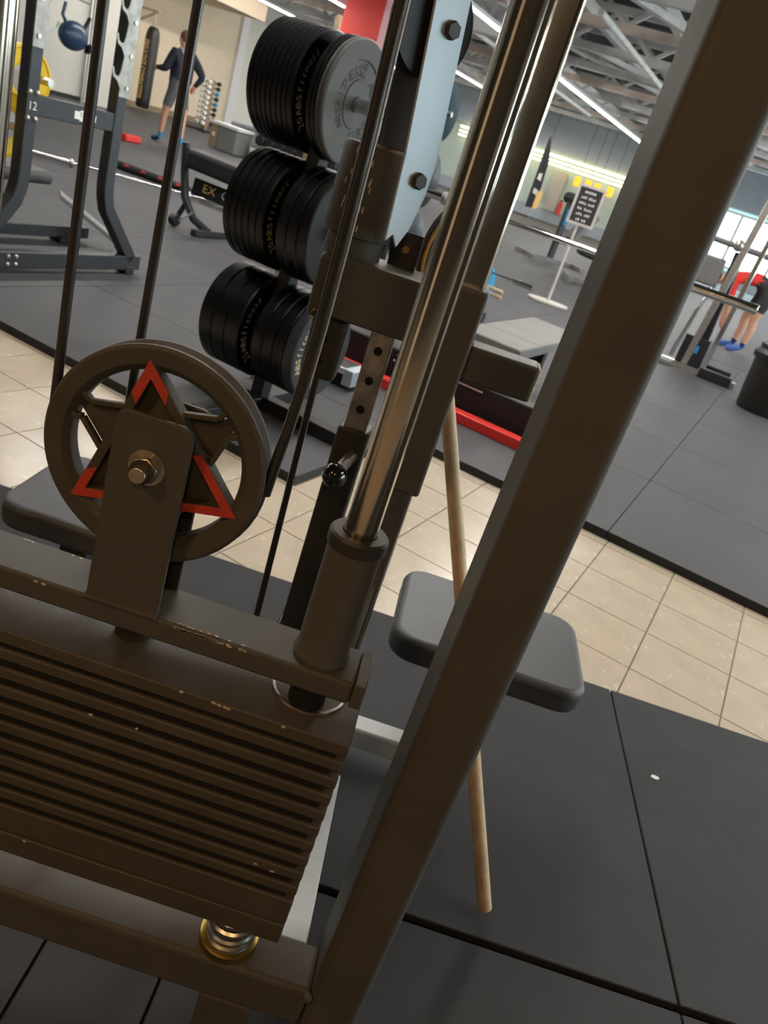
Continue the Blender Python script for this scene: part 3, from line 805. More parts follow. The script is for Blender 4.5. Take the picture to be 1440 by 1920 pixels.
# hook plates
def hook_plate(y0, side, z0, n):
    poly = [(-0.036, z0-0.02), (0.036, z0-0.02)] if side < 0 else [(0.036, z0-0.02), (-0.036, z0-0.02)]
    s = side
    edge = []
    for k in range(n):
        zb = z0 + 0.02 + k*0.160
        edge += [(0.036, zb), (0.060, zb+0.034), (0.092, zb+0.050), (0.108, zb+0.090), (0.098, zb+0.098), (0.086, zb+0.066), (0.066, zb+0.056), (0.052, zb+0.060), (0.046, zb+0.075), (0.040, zb+0.110), (0.037, zb+0.140)]
    poly = [(-0.036*s, z0-0.02), (0.036*s, z0-0.02)] + [(s*y, z) for y, z in edge] + [(0.036*s, z0+0.02+n*0.16), (-0.036*s, z0+0.02+n*0.16)]
    o = part('hook_plate', MB().prism(poly, (0.0365, y0, 0), (0,1,0), (0,0,1), 0.006 if True else 0), 'plate_zinc', t)
    for k in range(n):
        part('bolt', MB().cyl((0.042, y0-0.008*s, z0+0.03+k*0.16), (0.050, y0-0.008*s, z0+0.03+k*0.16), 0.011, n=12), 'steel_worn', o)
hook_plate(Y2, -1, 1.005, 5)
hook_plate(Y1, 1, 1.125, 4)
# far pair of uprights so that the rack stands as a cage
part('rear_frame', MB().box(-1.15, -1.08, Y1-0.035, Y1+0.035, 0.03, 2.2).box(-1.15, -1.08, Y1-0.4, Y2+0.3, 0.03, 0.10).box(-1.12, 0, Y1-0.03, Y1+0.03, 2.1, 2.16), 'rack_blue', t)
part('storage_peg', MB().cyl((-0.035, Y1+0.16, 0.958), (-0.36, Y1+0.16, 0.958), 0.02, n=16), 'steel', t)
# yellow plates
def yplate(u, v, z, lab, R=0.163, hub=0.075):
    q = gthing('yellow_plate', lab, 'weight plate', u, v, z, group='yellow plates on the squat rack')
    part('disc', MB().lathe([(hub, -0.022), (hub, 0.016), (hub+0.01, 0.022), (R*0.60, 0.022), (R*0.63, 0.018), (R*0.9, 0.018), (R*0.93, 0.024), (R, 0.020), (R, -0.022)], (0,0,0), (1,0,0), 48), 'yellow', q)
    part('hub', MB().lathe([(0.025, -0.020), (hub, -0.020), (hub, 0.014), (0.035, 0.018), (0.025, 0.018)], (0,0,0), (1,0,0), 36), 'grey_hub', q)
yplate(-3.90, 3.200, 0.958+0.0, 'upper yellow weight plate with grey hub behind the squat rack')
yplate(-3.82, 3.045, 0.740, 'lower yellow weight plate below the rack cross beam')
part('storage_peg', MB().cyl((-0.035, 3.045-3.35, 0.740-ZF), (-0.36, 3.045-3.35, 0.740-ZF), 0.02, n=16), 'steel', t)
# green thing at the top left
q = gthing('green_plate', 'green weight plate at the top left corner of the rack', 'weight plate', -4.0, 3.19, 1.50)
part('disc', MB().lathe([(0.03, -0.02), (0.03, 0.02), (0.08, 0.02), (0.085, 0.014), (0.12, 0.014), (0.125, 0.02), (0.14, 0.016), (0.14, -0.02)], (0,0,0), (1,0,0), 36), 'green', q)
part('peg', MB().cyl((0.0, 0, 0), (0.28, -0.10, 0.0), 0.018, n=12), 'steel', q)

# bench inside the rack
t = gthing('flat_bench', 'low bench with dark grey pad inside the squat rack', 'bench', -4.28, 3.55)
part('pad', MB().box(-0.14, 0.30, -0.75, 0.00, 0.40, 0.475), 'leather', t, bevel=0.03, seg=4)
part('stem', MB().box(-0.04, 0.04, -0.28, -0.20, 0.09, 0.40), 'rack_blue', t, bevel=0.004)
part('base_bar', MB().box(-0.04, 0.04, -0.95, 0.56, 0.035, 0.105), 'rack_blue', t, bevel=0.004)
for y in (0.36, -0.28, -0.85): part('rubber_foot', MB().box(-0.05, 0.05, y-0.04, y+0.04, 0.0, 0.05), 'pad_black', t, bevel=0.006)
part('foot_plate', MB().beam((0.02, 0.30, 0.30), (0.30, 0.66, 0.05), 0.20, 0.025), 'pad_grey', t, bevel=0.004)
for f in (0.2, 0.8): part('screw', MB().ball(Vector((0.02, 0.30, 0.315)).lerp(Vector((0.30, 0.66, 0.065)), f), 0.012, n=10, m=6), 'steel', t)

# ================================================================== barbells and bits on the floor
def barbell(u, v, z, rot, label, L=2.0, sleeve=0.42, pad=None):
    q = gthing('barbell', label, 'barbell', u, v, z, rot)
    part('shaft', MB().cyl((-L/2+sleeve, 0, 0), (L/2-sleeve, 0, 0), 0.014, n=16), 'chrome_clean', q)
    for s in (-1, 1):
        part('sleeve', MB().cyl((s*(L/2-sleeve), 0, 0), (s*L/2, 0, 0), 0.025, n=20), 'chrome_clean', q, bevel=0.003)
        part('collar', MB().cyl((s*(L/2-sleeve-0.03), 0, 0), (s*(L/2-sleeve), 0, 0), 0.038, n=20), 'steel', q, bevel=0.004)
    return q
bang = math.atan2(7.43-6.30, -6.06+7.12)
barbell(-6.55, 6.83, ZF+0.038, bang + 0.0, 'chrome barbell lying on the floor between rack and bench', L=1.95, sleeve=0.36)
q = gthing('padded_bar', 'black bar with red arrow marks lying beside the barbell', 'bar', -6.70, 7.46, ZF+0.045, math.radians(10))
part('tube', MB().cyl((-0.62, 0, 0), (0.62, 0, 0), 0.045, n=20), 'pad_black', q, bevel=0.006)
for k in range(5):
    x = -0.46 + 0.23*k
    mk = MB()
    a0 = -1.2
    for (dx0, h) in ((0.0, 0.5),):
        pts = [(x-0.05, -0.9), (x+0.05, -0.45), (x-0.05, 0.0), (x-0.02, -0.45)]
        vs = [(px, 0.0462*math.cos(a-PI/2+0.1), 0.0462*math.sin(a+PI/2+0.1)) for px, a in pts]
        vs = [(px, -0.0462*math.cos(a+0.55), 0.0462*math.sin(a+0.55+0.35)) for px, a in pts]
    vs = []
    for px_, al in ((x-0.05, 0.1), (x+0.05, 0.5), (x-0.05, 0.9), (x-0.02, 0.5)):
        vs.append((px_, -0.0465*math.cos(al), 0.0465*math.sin(al)))
    vs2 = [(p[0], p[1]*1.03, p[2]*1.03) for p in vs]
    mk.add(vs + vs2, [(0,1,3), (1,2,3), (4,7,5), (5,7,6), (0,4,5,1), (1,5,6,2), (2,6,7,3), (3,7,4,0)])
    part('red_mark', mk, 'red_paint', q, smooth=0)
q = gthing('red_block', 'small red block on the floor in front of the punching bag', 'block', -9.75, 10.02, ZF)
part('body', MB().box(-0.06, 0.06, -0.16, 0.16, 0.0, 0.10), 'bench_red', q, bevel=0.02)

# adjustable bench near the tree
t = gthing('adjustable_bench', 'black folding weight bench with small wheels and orange-white print', 'bench', -4.75, 6.0)
part('frame_beam', MB().beam((-0.18, -0.12, 0.36), (0.75, 0.25, 0.30), 0.07, 0.14), 'pad_black', t, bevel=0.01)
part('back_pad', MB().beam((-0.20, -0.20, 0.58), (0.85, 0.22, 0.50), 0.30, 0.16), 'pad_black', t, bevel=0.04, seg=4)
part('front_leg', MB().tube([(-0.24, -0.24, 0.68), (-0.22, -0.22, 0.45), (-0.17, -0.22, 0.25), (-0.05, -0.20, 0.10), (0.12, -0.18, 0.04)], 0.035, 12), 'rack_blue', t)
part('rear_leg', MB().tube([(0.75, 0.25, 0.34), (0.80, 0.27, 0.05)], 0.03, 10), 'pad_black', t)
part('cross_foot', MB().beam((0.12, -0.38, 0.03), (0.12, 0.10, 0.03), 0.06, 0.05), 'pad_black', t, bevel=0.005)
part('wheel_bracket', MB().beam((-0.15, -0.22, 0.20), (-0.16, -0.30, 0.06), 0.03, 0.03).beam((-0.05, -0.22, 0.16), (-0.12, -0.30, 0.06), 0.02, 0.02), 'chrome_clean', t)
part('wheel', MB().cyl((-0.19, -0.31, 0.055), (-0.13, -0.31, 0.055), 0.052, n=24), 'pad_black', t, bevel=0.008)
part('adjust_bar', MB().beam((0.0, -0.22, 0.26), (0.30, -0.05, 0.24), 0.03, 0.03), 'chrome_clean', t)
side = Vector((0.87, 0.35, -0.06)).normalized(); sn = Vector((0.35, -0.87, 0)).normalized(); upv = sn.cross(side)*1.0
if upv.z < 0: upv = -upv
b = MB(); letter(b, 'COM', 0.10, Vector((0.17, 0.02, 0.315)) + sn*0.040, side, upv)
part('print_white', b, 'ink_white', t, smooth=0)
b = MB(); letter(b, 'EX', 0.10, Vector((-0.04, -0.065, 0.328)) + sn*0.040, side, upv); part('print_orange', b, 'ink_orange', t, smooth=0)

# ================================================================== boxing corner
t = gthing('punching_bag', 'tall black punching bag with orange vertical lettering on a wall bracket', 'punching bag', -15.3, 15.92, ZF)
part('bag', MB().lathe([(0.0, 0.10), (0.13, 0.105), (0.155, 0.14), (0.16, 0.30), (0.16, 1.60), (0.14, 1.74), (0.09, 1.83), (0.0, 1.84)], (0,0,0), (0,0,1), 32, closed=False), 'bag_black', t)
b = MB()
def wrap(x, y):
    a = PI + 0.55 + (-y)/0.162 + 0.55
    a = -2.05 - y/0.162
    return Vector((0.1615*math.cos(a), 0.1615*math.sin(a), 0.86 + x))
vs, fs = glyphs('FREULDGE COMBATITER', 0.155)
hmax = max(p.y for p in vs); w = max(p.x for p in vs) - min(p.x for p in vs)
k = 1.25/w; ky = 0.13/hmax
bm = bmesh.new(); bvs = [bm.verts.new(p) for p in vs]
for f in fs: bm.faces.new([bvs[i] for i in f])
bmesh.ops.triangulate(bm, faces=bm.faces[:]); bmesh.ops.subdivide_edges(bm, edges=bm.edges[:], cuts=3, use_grid_fill=True)
bm.verts.index_update(); vs = [v_.co.copy() for v_ in bm.verts]; fs = [tuple(v_.index for v_ in f.verts) for f in bm.faces]; bm.free()
b.add([Vector((0.1625*math.cos(-2.0 + p.y*ky/0.162), 0.1625*math.sin(-2.0 + p.y*ky/0.162), 0.92 - p.x*k)) for p in vs], fs)
part('lettering', b, 'ink_orange', t, smooth=0)
part('strap', MB().cyl((0.05,0,1.83), (0,0,2.0), 0.006, n=6).cyl((-0.05,0,1.83), (0,0,2.0), 0.006, n=6).cyl((0,0.05,1.83), (0,0,2.0), 0.006, n=6).cyl((0,0,2.0), (0,0,2.14), 0.006, n=6), 'steel', t)
part('wall_bracket', MB().beam((0.1,0,2.15), (-0.97,0,2.15), 0.05, 0.05).beam((0.0,0,2.13), (-0.97,0,1.65), 0.04, 0.04).box(-0.985, -0.96, -0.25, 0.30, 1.55, 2.25), 'cream_nylon', t)
t = gthing('hanging_ball_bag', 'dark blue ball-shaped punching bag on a wall bracket at the left', 'punching bag', -13.1, 11.72, ZF)
part('ball', MB().ball((0, 0, 1.14), 0.20, 0.30, 0.24, n=28, m=18), 'bag_blue', t)
part('cover_cap', MB().lathe([(0.05, 0.0), (0.10, 0.02), (0.07, 0.08), (0.0, 0.10)], (0.10, 0.24, 1.02), (0.3,1,-0.5), 20, closed=False), 'pad_black', t)
part('strap', MB().tube([(0,-0.18,1.30), (0,-0.28,1.42), (0,-0.24,1.62)], 0.03, 8), 'bag_blue', t)
part('stand_pole', MB().cyl((-0.10, 0.45, 0.0), (-0.10, 0.42, 1.9), 0.025, n=10), 'steel', t)
part('arm', MB().beam((-0.10, 0.42, 1.5), (0, 0.18, 1.22), 0.05, 0.05), 'pad_black', t)
part('stand_base', MB().lathe([(0.0, 0.0), (0.26, 0.0), (0.26, 0.03), (0.0, 0.06)], (-0.10, 0.45, 0), (0,0,1), 24, closed=False), 'pad_black', t)
part('wall_hook', MB().tube([(-1.2, 0.3, 1.95), (-0.8, 0.33, 1.92), (-0.5, 0.38, 1.75), (-0.10, 0.42, 1.72)], 0.02, 8), 'steel', t)
t = gthing('resistance_stand', 'thin black stand with clips in front of the pale wall', 'stand', -11.6, 9.3, ZF)
part('pole', MB().cyl((0,0,0), (0,0,0.85), 0.02, n=10), 'pad_black', t)
part('foot', MB().lathe([(0,0), (0.13,0), (0.13,0.06), (0.05,0.14), (0,0.14)], (0,0,0), (0,0,1), 20, closed=False), 'lamp_case', t)
part('clip', MB().box(-0.02, 0.02, 0, 0.14, 0.62, 0.68), 'pad_black', t)
t = gthing('wall_rail_hook', 'short bracket on the cream wall left of the punching bag', 'hook', -16.22, 15.3, 0.55)
part('rod', MB().cyl((-0.08, 0, 0), (0.12, 0.45, -0.02), 0.015, n=8), 'cream_nylon', t)
part('tip', MB().ball((0.12, 0.45, -0.02), 0.03, n=10, m=6), 'pad_black', t)

# vertical dumbbell rack
VU, VV = -14.2, 16.9
t = gthing('dumbbell_tower', 'narrow upright dumbbell rack against the cream wall', 'rack', VU, VV)
part('column', MB().box(-0.06, 0.06, -0.05, 0.05, 0.0, 1.18), 'skirting', t, bevel=0.005)
part('base', MB().beam((-0.3, -0.3, 0.03), (0.3, 0.3, 0.03), 0.06, 0.05).beam((-0.3, 0.3, 0.03), (0.3, -0.3, 0.03), 0.06, 0.05), 'pad_black', t)
pg = MB()
def dumbbell_parts(q, L, r, m):
    part('head', MB().cyl((0, -L, 0), (0, -L*0.45, 0), r, n=8), m, q, bevel=0.006)
    part('head', MB().cyl((0, L*0.45, 0), (0, L, 0), r, n=8), m, q, bevel=0.006)
    part('handle', MB().cyl((0, -L*0.45, 0), (0, L*0.45, 0), r*0.4, n=8), 'chrome_clean', q)
protos = {}
for s in (-1, 1):
    for k in range(9):
        side = 'left' if s < 0 else 'right'
        m = 'ink_white' if s < 0 else ('pad_black' if k not in (4, 6) else 'sock_blue')
        lab = 'small %s dumbbell, %s from the floor on the %s side of the tower' % ({'ink_white': 'white', 'pad_black': 'black', 'sock_blue': 'blue'}[m], ORD[k], side)
        p = G(VU, VV) + Vector((math.cos(GA), -math.sin(GA), 0))*0.0 + Vector((math.sin(GA), math.cos(GA), 0))*(0.17*s)
        p.z = ZF + 0.20 + 0.115*k
        key = m
        if key not in protos:
            q = thing('dumbbell', lab, 'dumbbell', p, -GA + PI/2, 'dumbbells on the tower'); dumbbell_parts(q, 0.12, 0.05, m); protos[key] = q
        else:
            q = copy_tree(protos[key]); q.location = p; q['label'] = lab
        part('cradle', MB().box(-0.02, 0.02, min(0, 0.2*s), max(0, 0.2*s), 0.20+0.115*k-0.055, 0.20+0.115*k-0.045), 'pad_black', t)
# row of dumbbells further back
t = gthing('dumbbell_rack', 'long pale dumbbell rack below the upper bumper plates', 'rack', -9.9, 14.35)
part('tray', MB().beam((-0.75, 0, 0.27), (1.3, 0, 0.27), 0.36, 0.06), 'pad_grey', t)
part('tray', MB().beam((-0.75, 0.3, 0.62), (1.3, 0.3, 0.62), 0.36, 0.06), 'pad_grey', t)
for x in (-0.7, 1.25): part('leg', MB().box(x-0.04, x+0.04, 0.2, 0.4, 0.0, 0.6).box(x-0.04, x+0.04, -0.2, 0.4, 0.0, 0.25), 'pad_grey', t)
part('front_rail', MB().box(-0.75, 1.3, -0.22, -0.18, 0.16, 0.24), 'lamp_case', t)
proto = None
for r_, (dy0, z0) in enumerate(((0.0, 0.41), (0.3, 0.76))):
    for k in range(8):
        p = G(-9.9 - 0.62 + 0.25*k, 14.35 + dy0, ZF + z0)
        lab = '%s dumbbell from the left on the %s tray of the long rack' % (ORD[k], ('lower', 'upper')[r_])
        if proto is None:
            proto = thing('round_dumbbell', lab, 'dumbbell', p, -GA, 'dumbbells on the long rack')
            for s_ in (-1, 1): part('head', MB().cyl((0, s_*0.06, 0), (0, s_*0.15, 0), 0.108, n=20), 'pad_black', proto, bevel=0.02)
            part('handle', MB().cyl((0, -0.06, 0), (0, 0.06, 0), 0.02, n=8), 'chrome_clean', proto)
        else:
            q = copy_tree(proto); q.location = p; q['label'] = lab
# grey box with a brown side
t = gthing('plyo_box', 'grey storage box with brown end beside the dumbbell tower', 'box', -11.22, 14.1)
part('body', MB().box(-0.05, 0.42, -0.25, 0.25, 0.0, 0.44), 'pad_grey', t, bevel=0.02)
part('end_panel', MB().box(-0.25, -0.06, -0.25, 0.25, 0.02, 0.42), 'skirting', t, bevel=0.01)
part('yellow_mark', MB().ball((-0.15, -0.252, 0.25), 0.05, 0.01, 0.05, n=12, m=6), 'ink_yellow', t)
part('lid', MB().box(-0.30, 0.45, -0.27, 0.27, 0.44, 0.50), 'lamp_case', t, bevel=0.01)

# ================================================================== bench press by the tiles
t = gthing('bench_press', 'flat press bench with grey pad, black base and red floor bar', 'bench', -1.35, 4.6)
part('pad', MB().box(-0.19, 0.19, -0.38, 0.95, 0.37, 0.43), 'pad_grey', t, bevel=0.008)
part('pad_seam', MB().box(-0.191, 0.191, -0.02, -0.015, 0.4285, 0.4305), 'pad_black', t)
part('frame', MB().box(-0.05, 0.05, -0.30, 0.85, 0.28, 0.37), 'pad_black', t, bevel=0.004)
part('front_leg', MB().box(-0.07, 0.07, -0.32, -0.22, 0.10, 0.37), 'paint_silver', t, bevel=0.006)
part('rear_leg', MB().box(-0.05, 0.05, 0.70, 0.78, 0.0, 0.28), 'pad_black', t, bevel=0.004)
part('base_box', MB().box(-0.80, 0.55, -0.50, -0.34, 0.0, 0.20), 'pad_black', t, bevel=0.01)
part('trim_rod', MB().cyl((-0.45, -0.502, 0.165), (0.10, -0.502, 0.165), 0.005, n=8), 'steel', t)
for x, z in ((-0.46, 0.13), (-0.38, 0.14), (-0.50, 0.09), (-0.42, 0.10)): part('stud', MB().ball((x, -0.5, z), 0.008, n=8, m=6), 'steel', t)
part('red_floor_bar', MB().box(-0.95, 0.72, -0.66, -0.58, 0.0, 0.055), 'bench_red', t, bevel=0.005)
for x in (-0.60, 0.60):
    part('upright', MB().box(x-0.03, x+0.03, 0.06, 0.13, 0.0, 1.10), 'pad_black', t, bevel=0.004)
    part('bar_hook', MB().box(x-0.03, x+0.03, 0.0, 0.13, 0.945, 0.965).box(x-0.03, x+0.03, 0.0, 0.012, 0.965, 1.00), 'steel', t)
    part('side_foot', MB().box(x-0.03, x+0.03, -0.60, 0.55, 0.0, 0.05), 'pad_black', t, bevel=0.004)
barbell(-1.33, 4.64, ZF + 1.004, math.radians(0), 'chrome barbell racked above the press bench right of the big post', L=2.30, sleeve=0.42)
# box under the tree side
t = gthing('step_box', 'low black step box with pale edge left of the red bar', 'step', -2.05, 3.75)
part('body', MB().box(-0.35, 0.20, -0.10, 0.10, 0.0, 0.10), 'pad_black', t, bevel=0.01)
part('edge', MB().box(-0.34, 0.20, -0.115, -0.095, 0.075, 0.105), 'lamp_case', t)
part('end_cap', MB().box(0.19, 0.25, -0.12, 0.10, 0.02, 0.11), 'paint_silver', t, bevel=0.006)

# chalkboard sign
t = thing('sign_stand', 'black chalkboard sign with white frame on a thin stand', 'sign', (1.10, 10.36, ZF), -0.1)
part('foot', MB().prism([(0.26*math.cos(2*PI*k/28), 0.17*math.sin(2*PI*k/28)) for k in range(28)], (0,0,0), (1,0,0), (0,1,0), 0.03), 'sign_white', t, bevel=0.006)
part('pole', MB().cyl((0,0,0.03), (0,0,1.12), 0.017, n=12), 'sign_white', t)
F = Matrix.Rotation(math.radians(-12), 4, 'Y'); 
fr = part('frame', MB().ringprism([(-0.165,-0.225),(0.165,-0.225),(0.165,0.225),(-0.165,0.225)], [(-0.135,-0.195),(0.135,-0.195),(0.135,0.195),(-0.135,0.195)], (0.02, -0.02, 1.19), (1,0,0), (0,0,1), 0.03), 'sign_white', t)
bd = part('board', MB().box(-0.118, 0.158, -0.04, -0.02, 0.99, 1.39), 'sign_black', t)
b = MB(); r3 = random.Random(5)
for row, wds in enumerate(((0.14,), (0.07, 0.09), (0.09, 0.08), (0.06, 0.10), (0.08, 0.07), (0.05, 0.06))):
    x = 0.02 - sum(wds)/2 - 0.01*(len(wds)-1)
    for wd in wds:
        n = max(2, int(wd/0.022))
        for i in range(n):
            h = 0.018 + 0.012*r3.random(); z = 1.325 - row*0.062
            b.box(x + i*wd/n, x + i*wd/n + wd/n*0.62, -0.0412, -0.040, z, z + h)
        x += wd + 0.02
part('chalk_writing', b, 'ink_white', bd, smooth=0, kind='stuff')

# barbell with blue plates and wooden-handled bars, half hidden by the chrome post
t = gthing('loaded_bar', 'blue weight plates on a bar half hidden behind the chrome post', 'barbell', -2.45, 7.2, ZF)
part('bar', MB().cyl((-0.9, 0, 0.42), (0.36, 0, 0.42), 0.014, n=12), 'chrome_clean', t)
part('sleeve', MB().cyl((0.16, 0, 0.42), (0.36, 0, 0.42), 0.025, n=16), 'chrome_clean', t, bevel=0.003)
for z in (0.30, 0.25):
    part('handle', MB().cyl((-0.3, -0.05, z), (0.12, -0.05, z), 0.017, n=10), 'wood', t)
part('plate', MB().lathe([(0.02, -0.02), (0.02, 0.02), (0.20, 0.025), (0.225, 0.015), (0.225, -0.015), (0.20, -0.025)], (-0.09, 0, 0.24), (1,0,0), 36), 'sock_blue', t)
part('stand', MB().box(-0.5, -0.42, -0.05, 0.05, 0.0, 0.41).box(-0.75, -0.1, -0.3, 0.3, 0.0, 0.03), 'pad_black', t)
part('foot', MB().box(-0.12, 0.06, -0.22, -0.10, 0.0, 0.09), 'pad_black', t, bevel=0.01)

# teal plate high up behind the chrome rod, on a storage post
t = gthing('teal_plate_post', 'teal weight plate on a storage post behind the silver cheek plate', 'weight plate', -2.86, 6.0)
part('disc', MB().lathe([(0.025, -0.02), (0.025, 0.02), (0.19, 0.02), (0.20, 0.014), (0.20, -0.02)], (0.0, 0, 1.50), (1,0,0), 40), 'teal', t)
part('post', MB().box(-0.22, -0.15, -0.035, 0.035, 0, 1.75), 'pad_black', t)
part('peg', MB().cyl((-0.15, 0, 1.50), (0.06, 0, 1.50), 0.02, n=12), 'steel', t)
part('foot', MB().box(-0.4, 0.1, -0.25, 0.25, 0, 0.05), 'pad_black', t)
for z, m, R in ((1.02, 'bumper', 0.21), (0.55, 'bumper', 0.22)):
    part('disc', MB().lathe([(0.025, -0.03), (0.025, 0.03), (R-0.02, 0.03), (R, 0.02), (R, -0.03)], (0.0, 0, z), (1,0,0), 36), m, t)

# ================================================================== far machines on the right
def leg_machine(u, v, rot, label):
    t = gthing('exercise_machine', label, 'machine', u, v, ZF, rot)
    part('base', MB().box(-0.6, 0.6, -0.05, 0.05, 0.0, 0.08).box(-0.6, -0.5, -0.4, 0.4, 0.0, 0.08).box(0.5, 0.6, -0.4, 0.4, 0.0, 0.08), 'pad_grey', t)
    part('seat', MB().beam((-0.55, 0, 0.50), (0.15, 0, 0.44), 0.4, 0.10), 'pad_black', t, bevel=0.03)
    part('backrest', MB().beam((0.25, 0, 0.50), (0.62, 0, 1.05), 0.4, 0.10), 'pad_grey', t, bevel=0.03)
    part('column', MB().box(-0.05, 0.05, -0.05, 0.05, 0.08, 1.15), 'rack_blue', t)
    part('roller', MB().cyl((0.1, -0.3, 1.22), (0.1, 0.35, 1.22), 0.11, n=20), 'pad_black', t, bevel=0.02)
    part('blue_handle', MB().cyl((-0.02, -0.1, 0.72), (-0.02, -0.1, 1.02), 0.04, n=12), 'sock_blue', t)
leg_machine(-3.05, 14.2, 0.4, 'grey and black seated machine right of the chalkboard sign')
leg_machine(-4.6, 16.2, 0.8, 'pale seated machine left of the chalkboard pole')
t = gthing('tilted_plate_stand', 'dark tilted drum pad on a thin stand left of the sign', 'stand', -5.6, 15.0)
part('pole', MB().cyl((0,0,0), (0.05,0,1.05), 0.025, n=10), 'pad_grey', t)
part('drum', MB().cyl((-0.09, 0, 1.06), (0.10, 0, 1.18), 0.15, n=20), 'pad_black', t, bevel=0.02)
part('foot', MB().box(-0.3, 0.3, -0.25, 0.25, 0, 0.05), 'pad_grey', t)

t = gthing('beach_flag', 'tall black feather flag with white print by the far wall', 'flag', -11.55, 34.3)
pf = [(0.0, 0.35), (0.35, 0.4), (0.40, 1.2), (0.34, 2.2), (0.20, 2.75), (0.06, 3.15), (0.0, 3.1)]
part('cloth', MB().prism(pf, (0, 0, 0), (1,0,0), (0,0,1), 0.02), 'flag_black', t)
part('pole', MB().cyl((0,0,0), (0,0,3.15), 0.02, n=8), 'steel', t)
part('foot', MB().box(-0.3, 0.3, -0.3, 0.3, 0, 0.04), 'pad_black', t)
part('print', MB().prism([(0.10, 1.50), (0.28, 1.45), (0.26, 1.75), (0.12, 1.72)], (0, -0.022, 0), (1,0,0), (0,0,1), 0.001).prism([(0.12, 0.95), (0.30, 0.9), (0.30, 1.1), (0.12, 1.15)], (0, -0.022, 0), (1,0,0), (0,0,1), 0.001), 'ink_white', t)
t = gthing('orange_pennant', 'small orange-red flag at the foot of the black flag', 'flag', -11.1, 33.9)
part('cloth', MB().prism([(0.0, 0.35), (0.22, 0.45), (0.24, 1.0), (0.12, 1.15), (0.0, 1.0)], (0,0,0), (1,0,0), (0,0,1), 0.02), 'ink_orange', t)
part('pole', MB().cyl((0,0,0), (0,0,1.1), 0.015, n=8), 'steel', t)
t = gthing('fire_extinguisher', 'red fire extinguisher on the far wall beside the flags', 'extinguisher', -10.55, 35.75, 0.45)
part('tank', MB().lathe([(0, 0), (0.10, 0), (0.10, 0.42), (0.04, 0.52), (0.0, 0.52)], (0,0,0), (0,0,1), 18, closed=False), 'bench_red', t)
part('valve', MB().box(-0.05, 0.05, -0.02, 0.02, 0.52, 0.60), 'pad_black', t)
struct('door_1', MB().box(-11.35, -10.75, 35.86, 35.92, 0.5, 2.1), 'wall_grey')

# cable column on the right with chrome guide and black cushions
t = gthing('glute_machine', 'chrome and black standing machine right of the big post', 'machine', -0.72, 9.0)
part('base', MB().box(-0.35, 0.50, -0.05, 0.05, 0.0, 0.06), 'steel', t)
part('upright', MB().beam((-0.06, 0, 0.02), (0.05, 0.0, 2.0), 0.07, 0.07), 'steel', t, bevel=0.006)
part('upright', MB().beam((0.14, 0, 0.02), (0.20, 0.0, 1.95), 0.06, 0.05), 'chrome_clean', t, bevel=0.006)
part('column', MB().beam((0.02, 0.06, 0.30), (-0.02, 0.06, 1.24), 0.10, 0.10), 'pad_black', t, bevel=0.01)
part('stack', MB().box(-0.16, 0.10, -0.02, 0.16, 0.06, 0.36), 'pad_black', t, bevel=0.01)
part('side_foot', MB().box(0.12, 0.46, -0.12, -0.02, 0.0, 0.10), 'pad_black', t, bevel=0.01)
part('side_foot', MB().box(0.12, 0.42, 0.12, 0.24, 0.0, 0.12), 'pad_black', t, bevel=0.01)
part('foot_plate', MB().box(-0.42, -0.16, -0.15, 0.15, 0.0, 0.05), 'pad_grey', t, bevel=0.01)
part('lever', MB().cyl((-0.22, -0.06, 0.10), (-0.16, -0.06, 0.62), 0.025, n=12).cyl((-0.16, -0.06, 0.62), (-0.10, -0.02, 0.92), 0.02, n=12), 'chrome_clean', t)
part('back_pad', MB().box(-0.38, -0.10, -0.06, 0.02, 0.86, 1.14), 'pad_grey', t, bevel=0.02)
part('top_bar', MB().cyl((-0.62, 0, 1.30), (0.35, 0, 1.28), 0.03, n=14), 'pad_grey', t)
part('pivot', MB().ball((-0.06, 0.0, 1.30), 0.06, n=14, m=10), 'steel', t)
part('cross_grip', MB().cyl((-0.55, -0.05, 0.34), (-0.30, -0.05, 0.33), 0.025, n=12), 'steel', t)
part('label_plate', MB().box(-0.03, 0.02, -0.0215, -0.0205, 0.20, 0.28), 'sock_blue', t)
t = gthing('water_shelf', 'blue bottles shelf against the far window wall', 'shelf', -5.6, 32.0)
part('shelf', MB().box(-0.5, 0.5, -0.2, 0.2, 0.0, 1.5), 'bag_blue', t)
part('bottle_row', MB().box(-0.45, 0.45, -0.24, -0.2, 0.2, 0.4).box(-0.45, 0.45, -0.24, -0.2, 0.7, 0.9).box(-0.45, 0.45, -0.24, -0.2, 1.1, 1.3), 'sock_blue', t)
# litter bin
t = thing('litter_bin', 'tall black litter bin with a bag-lined rim at the right edge', 'bin', (3.02, 7.62, ZF), -GA)
part('body', MB().lathe([(0.0, 0.0), (0.20, 0.0), (0.215, 0.02), (0.25, 0.52), (0.235, 0.52), (0.20, 0.05), (0.0, 0.05)], (0,0,0), (0,0,1), 36, closed=False), 'bag_black', t)
part('rim', MB().lathe([(0.235, 0.50), (0.268, 0.47), (0.275, 0.52), (0.24, 0.56)], (0,0,0), (0,0,1), 36), 'pad_black', t)
part('bag_liner', MB().lathe([(0.24, 0.555), (0.25, 0.60), (0.20, 0.64), (0.10, 0.61), (0.0, 0.58)], (0,0,0), (0,0,1), 24, closed=False), 'cable', t)
t = thing('paper_scrap', 'small white scrap lying on the black mat right of the stick', 'scrap', (0.8955, 1.7227, 0.0))
part('flake', MB().prism([(0.012*math.cos(2*PI*k/9)*(1+0.2*math.sin(3*k)), 0.008*math.sin(2*PI*k/9)) for k in range(9)], (0,0,0.0005), (1,0,0), (0,1,0), 0.001), 'ink_white', t)
